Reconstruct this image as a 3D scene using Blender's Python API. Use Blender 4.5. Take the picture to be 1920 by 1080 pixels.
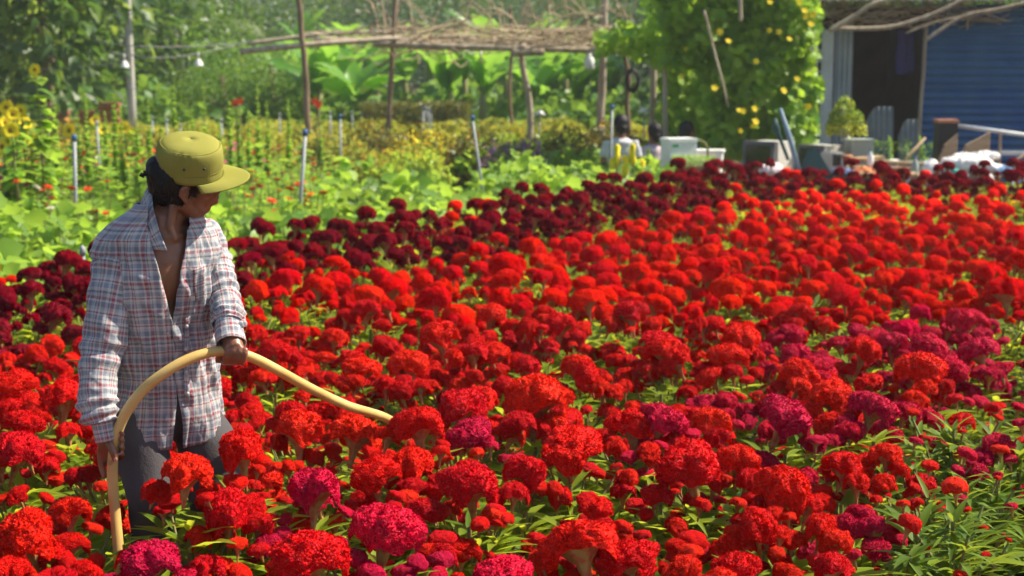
import bpy, bmesh, math, random
import numpy as np
from mathutils import Vector, Matrix, noise
from mathutils.bvhtree import BVHTree

random.seed(7)
RNG = np.random.default_rng(11)
scene = bpy.context.scene
for o in list(bpy.data.objects):
    bpy.data.objects.remove(o)
COL = scene.collection

# ------------------------------------------------------------------ camera
CAM_H, PITCH, FPX = 1.86, math.radians(8.53), 2933.0
cam_data = bpy.data.cameras.new('camera')
cam = bpy.data.objects.new('camera', cam_data)
COL.objects.link(cam)
cam.location = (0, 0, CAM_H)
cam.rotation_euler = (math.radians(90) - PITCH, 0, 0)
cam_data.sensor_width = 36
cam_data.lens = FPX / 1920 * 36
cam_data.clip_start = 0.1
cam_data.clip_end = 2000
cam_data.dof.use_dof = True
cam_data.dof.focus_distance = 4.5
cam_data.dof.aperture_fstop = 4.3
scene.camera = cam

# ------------------------------------------------------------------ world, sun
SUN_EL, SUN_AZ = math.radians(48), math.radians(76)      # azimuth from +Y towards +X
world = bpy.data.worlds.new('World')
scene.world = world
world.use_nodes = True
wn = world.node_tree.nodes
sky = wn.new('ShaderNodeTexSky')
sky.sky_type = 'NISHITA'
sky.sun_disc = False
sky.sun_elevation = SUN_EL
sky.sun_rotation = SUN_AZ
sky.dust_density = 1.0
world.node_tree.links.new(sky.outputs[0], wn['Background'].inputs[0])
wn['Background'].inputs[1].default_value = 0.085
sd = bpy.data.lights.new('sun', 'SUN')
sd.energy = 5.0
sd.angle = math.radians(0.5)
sd.color = (1.0, 0.91, 0.74)
sun = bpy.data.objects.new('sun', sd)
COL.objects.link(sun)
SUN_DIR = Vector((math.cos(SUN_EL) * math.sin(SUN_AZ), math.cos(SUN_EL) * math.cos(SUN_AZ), math.sin(SUN_EL)))
sun.rotation_euler = SUN_DIR.to_track_quat('Z', 'Y').to_euler()
sun.location = SUN_DIR * 60
scene.view_settings.view_transform = 'Standard'
scene.view_settings.look = 'None'
scene.view_settings.gamma = 1
scene.view_settings.exposure = 0.95
scene.view_settings.use_curve_mapping = False
scene.cycles.max_bounces = 5
scene.cycles.diffuse_bounces = 2
scene.cycles.transmission_bounces = 3
scene.cycles.volume_bounces = 1
scene.cycles.use_denoising = True
scene.cycles.adaptive_threshold = 0.03

# ------------------------------------------------------------------ helpers
FWD = Vector((0, math.cos(PITCH), -math.sin(PITCH)))
UPV = Vector((0, math.sin(PITCH), math.cos(PITCH)))
CAMP = Vector((0, 0, CAM_H))


def ray(px, py):
    return Vector((1, 0, 0)) * ((px - 960) / FPX) + FWD + UPV * ((540 - py) / FPX)


def P(px, py, Y):
    d = ray(px, py)
    return CAMP + d * (Y / d.y)


def PG(px, py, z=0.0):
    d = ray(px, py)
    return CAMP + d * ((z - CAM_H) / d.z)


def link(o, parent=None):
    COL.objects.link(o)
    if parent is not None:
        o.parent = parent
    return o


def tag(o, label=None, cat=None, group=None, kind=None):
    if label: o['label'] = label
    if cat: o['category'] = cat
    if group: o['group'] = group
    if kind: o['kind'] = kind
    return o


def empty(name, loc=(0, 0, 0), rz=0.0, label=None, cat=None, group=None):
    o = bpy.data.objects.new(name, None)
    o.empty_display_size = 0.1
    o.location = loc
    o.rotation_euler = (0, 0, rz)
    COL.objects.link(o)
    return tag(o, label, cat, group)


def mesh_np(name, verts, faces, mats=(), smooth=True, mat_idx=None):
    """faces: one (M,3)/(M,4) array or a list of such arrays"""
    verts = np.asarray(verts, dtype=np.float32).reshape(-1, 3)
    if not isinstance(faces, list):
        faces = [faces]
    faces = [np.asarray(f, dtype=np.int32) for f in faces if len(f)]
    me = bpy.data.meshes.new(name)
    me.vertices.add(len(verts))
    me.vertices.foreach_set('co', verts.ravel())
    idx = np.concatenate([f.ravel() for f in faces])
    tot = np.concatenate([np.full(len(f), f.shape[1], np.int32) for f in faces])
    start = np.concatenate([[0], np.cumsum(tot)[:-1]]).astype(np.int32)
    me.loops.add(len(idx))
    me.loops.foreach_set('vertex_index', idx)
    me.polygons.add(len(tot))
    me.polygons.foreach_set('loop_start', start)
    me.polygons.foreach_set('loop_total', tot)
    if smooth:
        me.polygons.foreach_set('use_smooth', np.ones(len(tot), dtype=bool))
    if mat_idx is not None:
        me.polygons.foreach_set('material_index', np.asarray(mat_idx, dtype=np.int32))
    for m in mats:
        me.materials.append(m)
    me.update(calc_edges=True)
    me.validate()
    return me


class MB:
    """collects shapes as verts / faces with a material slot per face"""

    def __init__(self):
        self.v, self.f, self.m, self.uv = [], [], [], {}

    def add(self, verts, faces, mi=0):
        b = len(self.v)
        self.v += [tuple(p) for p in verts]
        for f in faces:
            self.f.append(tuple(b + i for i in f))
            self.m.append(mi)

    def box(self, c, s, rz=0.0, mi=0, rot=None, taper=1.0):
        M = rot if rot is not None else Matrix.Rotation(rz, 3, 'Z')
        vs = []
        for dz in (-.5, .5):
            k = taper if dz > 0 else 1
            for dx, dy in ((-.5, -.5), (.5, -.5), (.5, .5), (-.5, .5)):
                vs.append(Vector(c) + M @ Vector((dx * s[0] * k, dy * s[1] * k, dz * s[2])))
        self.add(vs, [(0, 3, 2, 1), (4, 5, 6, 7), (0, 1, 5, 4), (1, 2, 6, 5), (2, 3, 7, 6), (3, 0, 4, 7)], mi)

    def tube(self, pts, radii, seg=10, mi=0, caps=True, jitter=0.0, flat=1.0):
        pts = [Vector(p) for p in pts]
        n = len(pts)
        if not hasattr(radii, '__len__'):
            radii = [radii] * n
        t = [(pts[min(i + 1, n - 1)] - pts[max(i - 1, 0)]).normalized() for i in range(n)]
        ref = Vector((0, 0, 1)) if abs(t[0].z) < .9 else Vector((0, 1, 0))
        a = t[0].cross(ref).normalized()
        vs, fs = [], []
        for i in range(n):
            a = (a - t[i] * a.dot(t[i])).normalized()
            b = t[i].cross(a)
            for k in range(seg):
                w = 2 * math.pi * k / seg
                r = radii[i] * (1 + (random.uniform(-jitter, jitter) if jitter else 0))
                vs.append(pts[i] + (a * math.cos(w) + b * math.sin(w) * flat) * r)
        for i in range(n - 1):
            for k in range(seg):
                k2 = (k + 1) % seg
                fs.append((i * seg + k, i * seg + k2, (i + 1) * seg + k2, (i + 1) * seg + k))
        if caps:
            fs.append(tuple(reversed(range(seg))))
            fs.append(tuple((n - 1) * seg + k for k in range(seg)))
        self.add(vs, fs, mi)

    def ell(self, c, r, M=None, seg=20, rings=14, mi=0):
        vs, fs = [], []
        M = M or Matrix.Identity(3)
        for i in range(rings + 1):
            a = math.pi * i / rings
            for k in range(seg):
                w = 2 * math.pi * k / seg
                vs.append(Vector(c) + M @ Vector((r[0] * math.sin(a) * math.cos(w), r[1] * math.sin(a) * math.sin(w), r[2] * math.cos(a))))
        for i in range(rings):
            for k in range(seg):
                k2 = (k + 1) % seg
                fs.append((i * seg + k, (i + 1) * seg + k, (i + 1) * seg + k2, i * seg + k2))
        self.add(vs, fs, mi)

    def grid(self, rows, mi=0, closed=False):
        n, m = len(rows), len(rows[0])
        vs = [p for r in rows for p in r]
        fs = []
        for i in range(n - 1):
            for k in range(m if closed else m - 1):
                k2 = (k + 1) % m
                fs.append((i * m + k, i * m + k2, (i + 1) * m + k2, (i + 1) * m + k))
        self.add(vs, fs, mi)

    def mesh(self, name, mats, smooth=True):
        me = bpy.data.meshes.new(name)
        me.from_pydata(self.v, [], self.f)
        for m in (mats if isinstance(mats, (list, tuple)) else [mats]):
            me.materials.append(m)
        for p, mi in zip(me.polygons, self.m):
            p.use_smooth = smooth
            p.material_index = mi
        me.update()
        return me

    def build(self, name, mats, parent=None, smooth=True):
        return link(bpy.data.objects.new(name, self.mesh(name, mats, smooth)), parent)


def obj(name, me, parent=None, loc=None, rz=None, scale=None):
    o = bpy.data.objects.new(name, me)
    if loc is not None: o.location = loc
    if rz is not None: o.rotation_euler = (0, 0, rz) if not hasattr(rz, '__len__') else rz
    if scale is not None: o.scale = scale if hasattr(scale, '__len__') else (scale,) * 3
    return link(o, parent)


def remeshed(mb, name, mats, voxel, smooth_iter=6, smooth_f=0.5, disp=None):
    """union of overlapping closed shapes as one continuous surface"""
    tmp = mb.build('tmp', mats)
    m = tmp.modifiers.new('r', 'REMESH')
    m.mode = 'VOXEL'
    m.voxel_size = voxel
    m.use_smooth_shade = True
    s = tmp.modifiers.new('s', 'SMOOTH')
    s.iterations = smooth_iter
    s.factor = smooth_f
    dg = bpy.context.evaluated_depsgraph_get()
    me = bpy.data.meshes.new_from_object(tmp.evaluated_get(dg))
    me.name = name
    bpy.data.objects.remove(tmp)
    if disp:
        nn = [v.normal.copy() for v in me.vertices]
        for v, n in zip(me.vertices, nn):
            v.co += n * disp(v.co)
    for p in me.polygons: p.use_smooth = True
    me.update()
    return me


def recenter(o, base):
    """move a mesh built in world coordinates so its origin is the base point"""
    o.data.transform(Matrix.Translation(-Vector(base)))
    o.location = base


# ---- scatter of leaf-like templates
def leaf_template(n=4, w=0.16, droop=0.35, fold=0.25, tip=0.5):
    ys = np.linspace(0, 1, n + 1)
    vs, fs = [], []
    for y in ys:
        ww = w * (math.sin(math.pi * min(1, max(0, (y * (1 - .04) + .04))) ** (.75 if tip < .6 else 1.0)) if 0 < y < 1 else 0.06)
        z = -droop * y * y
        vs += [(-ww, y, z + fold * ww), (0, y, z), (ww, y, z + fold * ww)]
    for i in range(n):
        b = i * 3
        fs += [(b, b + 1, b + 4, b + 3), (b + 1, b + 2, b + 5, b + 4)]
    return np.array(vs, float), np.array(fs, int)


def heart_template():
    v = [(0, 0, 0), (-.34, -.12, .05), (-.5, .25, .06), (-.36, .62, .0), (0, 1, -.22), (.36, .62, .0), (.5, .25, .06), (.34, -.12, .05), (0, .45, -.04)]
    f = [(0, 1, 2, 8), (8, 2, 3, 4), (8, 4, 5, 6), (0, 8, 6, 7)]
    return np.array(v, float), np.array(f, int)


def lobed_template():
    v = [(0, 0, 0)]
    n = 11
    for i in range(n):
        a = math.radians(-150 + 300 * i / (n - 1)) + math.pi / 2
        r = .52 * (1.0 if i % 2 == 0 else .8)
        v.append((r * math.cos(a), .42 + r * math.sin(a), .05 - .25 * (r * math.sin(a)) ** 2 + .06 * (-1) ** i))
    v.append((0, .42, -.05))
    c = len(v) - 1
    f = [(c, i + 1, i, i) for i in range(1, n)]
    f = [(c, i + 1, i) for i in range(1, n)] + [(c, 1, 0), (c, 0, n)]
    return np.array(v, float), np.array(f, int)


def tri_quad_template():
    v = [(0, 0, 0), (-.28, .45, .07), (0, 1, -.14), (.28, .45, .07)]
    return np.array(v, float), np.array([(0, 3, 2, 1)], int)


def unit(a):
    return a / np.maximum(1e-9, np.linalg.norm(a, axis=1, keepdims=True))


def scatter(tmpl, pos, direc, size, normal_hint=None, width=None):
    """returns verts, faces for a copy of tmpl at each pos: long axis along direc"""
    tv, tf = tmpl
    n = len(pos)
    d = unit(np.asarray(direc, float))
    h = np.tile([0, 0, 1.0], (n, 1)) if normal_hint is None else np.asarray(normal_hint, float)
    s = np.cross(d, h)
    bad = np.linalg.norm(s, axis=1) < 1e-3
    s[bad] = [1, 0, 0]
    s = unit(s)
    nn = np.cross(s, d)
    size = np.broadcast_to(np.asarray(size, float), (n,))
    w = np.ones(n) if width is None else np.broadcast_to(width, (n,))
    v = (pos[:, None, :] + (tv[None, :, 0:1] * s[:, None, :] * w[:, None, None] + tv[None, :, 1:2] * d[:, None, :] + tv[None, :, 2:3] * nn[:, None, :]) * size[:, None, None])
    f = tf[None] + (np.arange(n) * len(tv))[:, None, None]
    return v.reshape(-1, 3), f.reshape(-1, tf.shape[1])


def rand_dir(n, zlo=-1, zhi=1, rng=RNG):
    z = rng.uniform(zlo, zhi, n)
    a = rng.uniform(0, 2 * np.pi, n)
    r = np.sqrt(np.maximum(0, 1 - z * z))
    return np.stack([r * np.cos(a), r * np.sin(a), z], 1)


def merge(parts):
    vs, fs, b = [], [], 0
    for v, f in parts:
        vs.append(v)
        fs.append(np.asarray(f) + b)
        b += len(v)
    return np.concatenate(vs), fs


# ------------------------------------------------------------------ materials
MATS = {}


def nodes_of(m):
    m.use_nodes = True
    nt = m.node_tree
    return nt, nt.nodes, nt.links, nt.nodes['Principled BSDF']


def mat(name, color, rough=.6, spec=.3, noise_scale=None, color2=None, bump=0.0, bump_scale=None, metallic=0.0, detail=4, coord='Object', stretch=None, obj_rand=0.0, rand_island=None, sheen=0.0):
    if name in MATS:
        return MATS[name]
    m = bpy.data.materials.new(name)
    nt, N, L, b = nodes_of(m)
    b.inputs['Base Color'].default_value = (*color, 1)
    b.inputs['Roughness'].default_value = rough
    b.inputs['Specular IOR Level'].default_value = spec
    b.inputs['Metallic'].default_value = metallic
    if sheen: b.inputs['Sheen Weight'].default_value = sheen
    tc = N.new('ShaderNodeTexCoord')
    src = tc.outputs[coord]
    if stretch:
        mp = N.new('ShaderNodeMapping')
        mp.inputs['Scale'].default_value = stretch
        L.new(src, mp.inputs[0])
        src = mp.outputs[0]
    col = None
    if noise_scale and color2:
        t = N.new('ShaderNodeTexNoise')
        t.inputs['Scale'].default_value = noise_scale
        t.inputs['Detail'].default_value = detail
        L.new(src, t.inputs['Vector'])
        r = N.new('ShaderNodeValToRGB')
        r.color_ramp.elements[0].position = .35
        r.color_ramp.elements[1].position = .68
        r.color_ramp.elements[0].color = (*color, 1)
        r.color_ramp.elements[1].color = (*color2, 1)
        L.new(t.outputs['Fac'], r.inputs[0])
        col = r.outputs[0]
    if rand_island:
        g = N.new('ShaderNodeNewGeometry')
        r2 = N.new('ShaderNodeValToRGB')
        r2.color_ramp.elements[0].color = (*color, 1)
        r2.color_ramp.elements[1].color = (*rand_island, 1)
        L.new(g.outputs['Random Per Island'], r2.inputs[0])
        col = r2.outputs[0]
    if obj_rand:
        oi = N.new('ShaderNodeObjectInfo')
        hs = N.new('ShaderNodeHueSaturation')
        mr = N.new('ShaderNodeMapRange')
        mr.inputs[3].default_value = 1 - obj_rand
        mr.inputs[4].default_value = 1 + obj_rand
        L.new(oi.outputs['Random'], mr.inputs[0])
        L.new(mr.outputs[0], hs.inputs['Value'])
        if col: L.new(col, hs.inputs['Color'])
        else: hs.inputs['Color'].default_value = (*color, 1)
        col = hs.outputs[0]
    if col: L.new(col, b.inputs['Base Color'])
    if bump:
        t2 = N.new('ShaderNodeTexNoise')
        t2.inputs['Scale'].default_value = bump_scale or (noise_scale or 20)
        t2.inputs['Detail'].default_value = 5
        L.new(src, t2.inputs['Vector'])
        bp = N.new('ShaderNodeBump')
        bp.inputs['Strength'].default_value = bump
        bp.inputs['Distance'].default_value = .02
        L.new(t2.outputs['Fac'], bp.inputs['Height'])
        L.new(bp.outputs[0], b.inputs['Normal'])
    MATS[name] = m
    return m


def leaf_mat(name, c1, c2, trans=(.3, .5, .05), tfac=.35, rough=.45, spec=.35, obj_rand=.12):
    """foliage: random colour per leaf, light shining through"""
    m = bpy.data.materials.new(name)
    nt, N, L, b = nodes_of(m)
    g = N.new('ShaderNodeNewGeometry')
    r = N.new('ShaderNodeValToRGB')
    r.color_ramp.elements[0].color = (*c1, 1)
    r.color_ramp.elements[1].color = (*c2, 1)
    L.new(g.outputs['Random Per Island'], r.inputs[0])
    oi = N.new('ShaderNodeObjectInfo')
    mr = N.new('ShaderNodeMapRange')
    mr.inputs[3].default_value = 1 - obj_rand
    mr.inputs[4].default_value = 1 + obj_rand
    L.new(oi.outputs['Random'], mr.inputs[0])
    hs = N.new('ShaderNodeHueSaturation')
    L.new(mr.outputs[0], hs.inputs['Value'])
    L.new(r.outputs[0], hs.inputs['Color'])
    L.new(hs.outputs[0], b.inputs['Base Color'])
    b.inputs['Roughness'].default_value = rough
    b.inputs['Specular IOR Level'].default_value = spec
    t = N.new('ShaderNodeBsdfTranslucent')
    t.inputs[0].default_value = (*trans, 1)
    mx = N.new('ShaderNodeMixShader')
    mx.inputs[0].default_value = tfac
    L.new(b.outputs[0], mx.inputs[1])
    L.new(t.outputs[0], mx.inputs[2])
    L.new(mx.outputs[0], N['Material Output'].inputs[0])
    MATS[name] = m
    return m


def bloom_mat(name, c_lo, c_hi, tr, speck=(.9, .5, .5), bump=.65, spec=.07, rough=.45):
    """velvety cockscomb comb: crinkled colour, light through, tiny pale specks painted in for tips and wet sparkle"""
    m = bpy.data.materials.new(name)
    nt, N, L, b = nodes_of(m)
    tc = N.new('ShaderNodeTexCoord')
    n1 = N.new('ShaderNodeTexNoise')
    n1.inputs['Scale'].default_value = 7
    n1.inputs['Detail'].default_value = 6
    L.new(tc.outputs['Object'], n1.inputs['Vector'])
    r = N.new('ShaderNodeValToRGB')
    r.color_ramp.elements[0].position = .38
    r.color_ramp.elements[1].position = .62
    r.color_ramp.elements[0].color = (*c_lo, 1)
    r.color_ramp.elements[1].color = (*c_hi, 1)
    L.new(n1.outputs['Fac'], r.inputs[0])
    oi = N.new('ShaderNodeObjectInfo')
    hs = N.new('ShaderNodeHueSaturation')
    mr = N.new('ShaderNodeMapRange')
    mr.inputs[3].default_value = .84
    mr.inputs[4].default_value = 1.12
    L.new(oi.outputs['Random'], mr.inputs[0])
    mh = N.new('ShaderNodeMapRange')
    mh.inputs[3].default_value = .497
    mh.inputs[4].default_value = .503
    L.new(oi.outputs['Random'], mh.inputs[0])
    L.new(mh.outputs[0], hs.inputs['Hue'])
    L.new(mr.outputs[0], hs.inputs['Value'])
    L.new(r.outputs[0], hs.inputs['Color'])
    vo = N.new('ShaderNodeTexVoronoi')
    vo.inputs['Scale'].default_value = 26
    L.new(tc.outputs['Object'], vo.inputs['Vector'])
    lt = N.new('ShaderNodeMath')
    lt.operation = 'LESS_THAN'
    lt.inputs[1].default_value = .16
    L.new(vo.outputs['Distance'], lt.inputs[0])
    gr = N.new('ShaderNodeMath')
    gr.operation = 'GREATER_THAN'
    gr.inputs[1].default_value = .80
    sp = N.new('ShaderNodeSeparateColor')
    L.new(vo.outputs['Color'], sp.inputs[0])
    L.new(sp.outputs[0], gr.inputs[0])
    mu = N.new('ShaderNodeMath')
    mu.operation = 'MULTIPLY'
    L.new(lt.outputs[0], mu.inputs[0])
    L.new(gr.outputs[0], mu.inputs[1])
    mx = N.new('ShaderNodeMix')
    mx.data_type = 'RGBA'
    mx.inputs[7].default_value = (*speck, 1)  # speck colour stands in for glints as well as pale tips
    L.new(mu.outputs[0], mx.inputs[0])
    L.new(hs.outputs[0], mx.inputs[6])
    L.new(mx.outputs[2], b.inputs['Base Color'])
    b.inputs['Roughness'].default_value = rough
    b.inputs['Specular IOR Level'].default_value = spec
    n2 = N.new('ShaderNodeTexVoronoi')
    n2.inputs['Scale'].default_value = 16
    L.new(tc.outputs['Object'], n2.inputs['Vector'])
    bp = N.new('ShaderNodeBump')
    bp.inputs['Strength'].default_value = bump
    bp.inputs['Distance'].default_value = .006
    bp.invert = True
    L.new(n2.outputs['Distance'], bp.inputs['Height'])
    L.new(bp.outputs[0], b.inputs['Normal'])
    t = N.new('ShaderNodeBsdfTranslucent')
    t.inputs[0].default_value = (*tr, 1)
    ms = N.new('ShaderNodeMixShader')
    ms.inputs[0].default_value = .14
    L.new(b.outputs[0], ms.inputs[1])
    L.new(t.outputs[0], ms.inputs[2])
    L.new(ms.outputs[0], N['Material Output'].inputs[0])
    MATS[name] = m
    return m


M_RED = bloom_mat('bloom_red', (.46, .002, .001), (.80, .008, .002), (.9, .010, .004), (.9, .35, .3))
M_MAG = bloom_mat('bloom_magenta', (.38, .001, .020), (.66, .003, .050), (.7, .004, .06), (.9, .5, .7))
M_MAR = bloom_mat('bloom_maroon', (.14, .0006, .006), (.34, .0015, .017), (.38, .002, .02), (.4, .1, .12))
M_REDF = bloom_mat('bloom_red_smooth', (.40, .002, .001), (.76, .007, .002), (.9, .015, .004), (.9, .12, .08), .6, .01, .8)
M_MAGF = bloom_mat('bloom_magenta_smooth', (.36, .001, .024), (.62, .003, .060), (.7, .004, .07), (.9, .2, .3), .5, .01, .8)
M_MARF = bloom_mat('bloom_maroon_smooth', (.085, .0005, .004), (.22, .001, .010), (.30, .002, .014), (.3, .02, .03), .5, .01, .8)
M_NECK = mat('bloom_neck', (.34, .26, .09), .6, .2, 4, (.40, .04, .025))
M_CLEAF = leaf_mat('cockscomb_leaf', (.050, .125, .008), (.24, .31, .022), (.75, .82, .05), .42, .55, .18)
M_CLEAF2 = leaf_mat('young_cockscomb_leaf', (.030, .090, .008), (.13, .20, .018), (.50, .60, .04), .34, .55, .18)
M_CSTEM = mat('cockscomb_stem', (.16, .24, .06), .6, .2, 9, (.22, .12, .06))
M_SOIL = mat('soil', (.060, .042, .026), .95, .1, 3.0, (.11, .082, .048), bump=.8, bump_scale=24, detail=8)
M_PATH = mat('straw_path', (.16, .115, .062), .95, .1, 22, (.30, .225, .13), bump=1.0, bump_scale=60, detail=8)
M_STRAW = mat('straw', (.34, .26, .14), .8, .2, rand_island=(.20, .14, .075))
M_POT = mat('nursery_pot', (.03, .03, .032), .55, .3, 8, (.06, .055, .05))
M_LIME = leaf_mat('lime_leaf', (.095, .21, .02), (.27, .40, .045), (.55, .80, .08), .42)
M_GREEN2 = leaf_mat('fresh_leaf', (.06, .15, .018), (.20, .30, .04), (.45, .65, .07), .38)
M_GREEN = leaf_mat('mid_leaf', (.045, .13, .018), (.12, .22, .03), (.34, .55, .06), .32)
M_YELLEAF = leaf_mat('yellow_green_leaf', (.20, .27, .025), (.40, .40, .04), (.65, .70, .08), .36)
M_OLIVE = leaf_mat('olive_leaf', (.06, .09, .018), (.15, .14, .03), (.3, .3, .05), .25)
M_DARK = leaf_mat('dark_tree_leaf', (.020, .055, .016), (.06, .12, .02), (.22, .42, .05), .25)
M_TREE = leaf_mat('tree_leaf', (.035, .085, .020), (.10, .18, .03), (.28, .45, .06), .28)
M_BANANA = leaf_mat('banana_leaf', (.06, .20, .025), (.16, .33, .045), (.42, .75, .08), .42, rough=.35)
M_VINE = leaf_mat('vine_leaf', (.035, .13, .010), (.30, .44, .035), (.60, .88, .06), .42)
M_PALM = leaf_mat('palm_leaf', (.08, .13, .04), (.20, .24, .09), (.35, .45, .12), .3)
M_WOOD = mat('grey_wood', (.30, .24, .17), .9, .1, 14, (.46, .39, .30), bump=.5, stretch=(1, 1, .12))
M_BARK = mat('bark', (.17, .12, .075), .95, .1, 12, (.28, .20, .14), bump=.7, stretch=(1, 1, .25))
M_DRY = mat('dry_twig', (.52, .42, .28), .9, .1, rand_island=(.30, .22, .14))
M_CONC = mat('pole_concrete', (.36, .35, .32), .85, .2, 6, (.46, .44, .40), bump=.2)
M_PVC = mat('pipe_grey', (.34, .36, .37), .55, .3, 6, (.26, .28, .29))
M_BLUE = mat('blue_fitting', (.05, .12, .28), .5, .3)
M_WHITE = mat('white_plastic', (.74, .74, .72), .55, .3, 8, (.62, .62, .60))
M_BLACK = mat('black_plastic', (.02, .02, .022), .5, .3)
M_YELLOW = mat('yellow_petal', (.84, .62, .012), .6, .2, rand_island=(.86, .70, .03))

# ------------------------------------------------------------------ ground
def sheet(name, corners, z, m, label=None):
    mb = MB()
    mb.add([(x, y, z) for x, y in corners], [tuple(range(len(corners)))])
    o = mb.build(name, m, smooth=False)
    tag(o, kind='structure')
    return o


sheet('ground', [(-400, -40), (400, -40), (400, 700), (-400, 700)], 0.0, M_SOIL)
RD = Vector((.555, .832, 0)).normalized()       # direction of the planting rows
RN = Vector((.832, -.555, 0)).normalized()      # across the rows, towards the path


def ST(s, t):
    p = RN * s + RD * t
    return p.x, p.y


sheet('path', [ST(-1.42, 0), ST(.5, 0), ST(.5, 24), ST(-1.42, 24)], 0.006, M_PATH)
n = 5200
sx = RNG.uniform(-1.75, -.2, n)
tt = RNG.uniform(3.5, 11, n)
pos = np.stack([RN.x * sx + RD.x * tt, RN.y * sx + RD.y * tt, np.full(n, .014) + RNG.uniform(0, .012, n)], 1)
v, f = scatter((np.array([(-.02, 0, 0), (.02, 0, 0), (.02, 1, 0), (-.02, 1, 0)], float), np.array([(0, 1, 2, 3)])), pos, rand_dir(n, -.08, .12), RNG.uniform(.05, .18, n))
tag(obj('straw_litter', mesh_np('straw_litter', v, f, [M_STRAW])), 'dry straw scattered along the path edge', 'straw', kind='stuff')


# ------------------------------------------------------------------ cockscomb plants
def head_mesh(name, seed, segs, rings, m, big=True, flakes=0, dome=False):
    rnd = random.Random(seed)
    off = Vector((rnd.uniform(0, 90), rnd.uniform(0, 90), rnd.uniform(0, 90)))
    ph = [rnd.uniform(0, 6.28) for _ in range(8)]
    am = [rnd.uniform(.4, 1) * (1.0 if big else .5) for _ in range(8)]
    ca, cw = rnd.uniform(0, 3.14), rnd.uniform(.10, .16)
    asp = rnd.uniform(.66, .92)
    hz = rnd.uniform(.42, .60) if big else rnd.uniform(.30, .46)
    if dome: hz = rnd.uniform(.56, .74)
    V, F, MI = [], [], []
    for i in range(rings + 1):
        t = i / rings
        a = max(.02, t * 1.80)
        for k in range(segs):
            th = 2 * math.pi * k / segs
            lob = am[0] * math.cos(2 * th + ph[0]) * .12 + am[1] * math.cos(3 * th + ph[1]) * .13 + am[2] * math.cos(5 * th + ph[2]) * .09 + am[3] * math.cos(8 * th + ph[3]) * .035
            sm = min(1, t * 1.5) ** 1.5
            r = math.sin(a) ** .88 * (1 + lob * sm)
            z = math.cos(a) * hz
            if a > 1.2:
                z += -.36 * (a - 1.2) * (1 + 1.1 * am[4] * math.cos(3 * th + ph[4]) + .6 * am[5] * math.cos(5 * th + ph[5]))
            x, y = r * math.cos(th), r * math.sin(th) * asp
            if big and not dome:
                u = x * math.cos(ca) + y * math.sin(ca)
                w = -x * math.sin(ca) + y * math.cos(ca)
                d1 = w - .30 * math.sin(2.3 * u + ph[6]) - .1
                d2 = u - .25 * math.sin(2.6 * w + ph[7]) + .35
                z -= .27 * math.exp(-(d1 / cw) ** 2) * sm + .17 * math.exp(-(d2 / cw) ** 2) * sm
            p = Vector((x, y, z))
            nrm = Vector((math.sin(a) * math.cos(th), math.sin(a) * math.sin(th) * asp, math.cos(a) + .1)).normalized()
            q = p + off
            n1 = noise.noise(q * (3.2 if big else 2.6))
            n2 = 1 - 2 * abs(noise.noise(q * (7.5 if big else 5.5)))
            n3 = noise.noise(q * 17)
            p += nrm * (.09 * n1 + (.052 if big else .075) * n2 + .05 * n3) * (1.05 if dome else 1)
            V.append(p)
    for i in range(rings):
        for k in range(segs):
            k2 = (k + 1) % segs
            F.append((i * segs + k, (i + 1) * segs + k, (i + 1) * segs + k2, i * segs + k2))
            MI.append(0)
    # pale funnel under the comb
    b = len(V)
    ns = max(10, segs // 4)
    for (rr, zz) in ((.72, -.12), (.46, -.36), (.20, -.70), (.11, -1.15), (.07, -1.5)):
        for k in range(ns):
            th = 2 * math.pi * k / ns
            rb = rr * (1 + .10 * math.cos(6 * th + ph[1]) + .08 * math.cos(3 * th + ph[0]))
            V.append(Vector((rb * math.cos(th), rb * math.sin(th) * asp, zz)))
    for i in range(4):
        for k in range(ns):
            k2 = (k + 1) % ns
            F.append((b + i * ns + k, b + (i + 1) * ns + k, b + (i + 1) * ns + k2, b + i * ns + k2))
            MI.append(1)
    # crinkled frills standing on the comb
    for _ in range(flakes):
        i = int(rings * min(1, rnd.random() ** .6))
        k = rnd.randrange(segs)
        p = V[min(i, rings) * segs + k]
        nrm = Vector((p.x, p.y, p.z + .35)).normalized()
        d = (nrm + Vector((rnd.uniform(-1, 1), rnd.uniform(-1, 1), rnd.uniform(-1, 1))) * .7).normalized()
        s = d.cross(Vector((rnd.uniform(-1, 1), rnd.uniform(-1, 1), rnd.uniform(-1, 1)))).normalized()
        l, w = rnd.uniform(.035, .07), rnd.uniform(.022, .042)
        b = len(V)
        V += [p - s * w - nrm * .02, p + s * w - nrm * .02, p + s * w * .8 + d * l, p - s * w * .9 + d * l * .8]
        F.append((b, b + 1, b + 2, b + 3))
        MI.append(0)
    return mesh_np(name, [tuple(p) for p in V], np.array(F), [m, M_NECK], True, MI)


BIG = {c: [head_mesh('bloom_big', 100 * j + s, 96, 40, m, True, 1000) for s in range(6)] for j, (c, m) in enumerate((('R', M_RED), ('M', M_MAG), ('D', M_MAR)))}
SML = {c: [head_mesh('bloom_small', 40 + 100 * j + s, 40, 16, m, False, 150) for s in range(5)] for j, (c, m) in enumerate((('R', M_RED), ('M', M_MAG), ('D', M_MAR)))}
DOM = {c: [head_mesh('bloom_dome', 700 + 100 * j + s, 56, 24, m, True, 300, True) for s in range(5)] for j, (c, m) in enumerate((('R', M_REDF), ('M', M_MAGF), ('D', M_MARF)))}
LOW = [head_mesh('bloom_low', 900 + s, 22, 8, M_RED, True, 30, True) for s in range(3)]
T_LANCE = leaf_template(4, .115, .30, .35)


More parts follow.
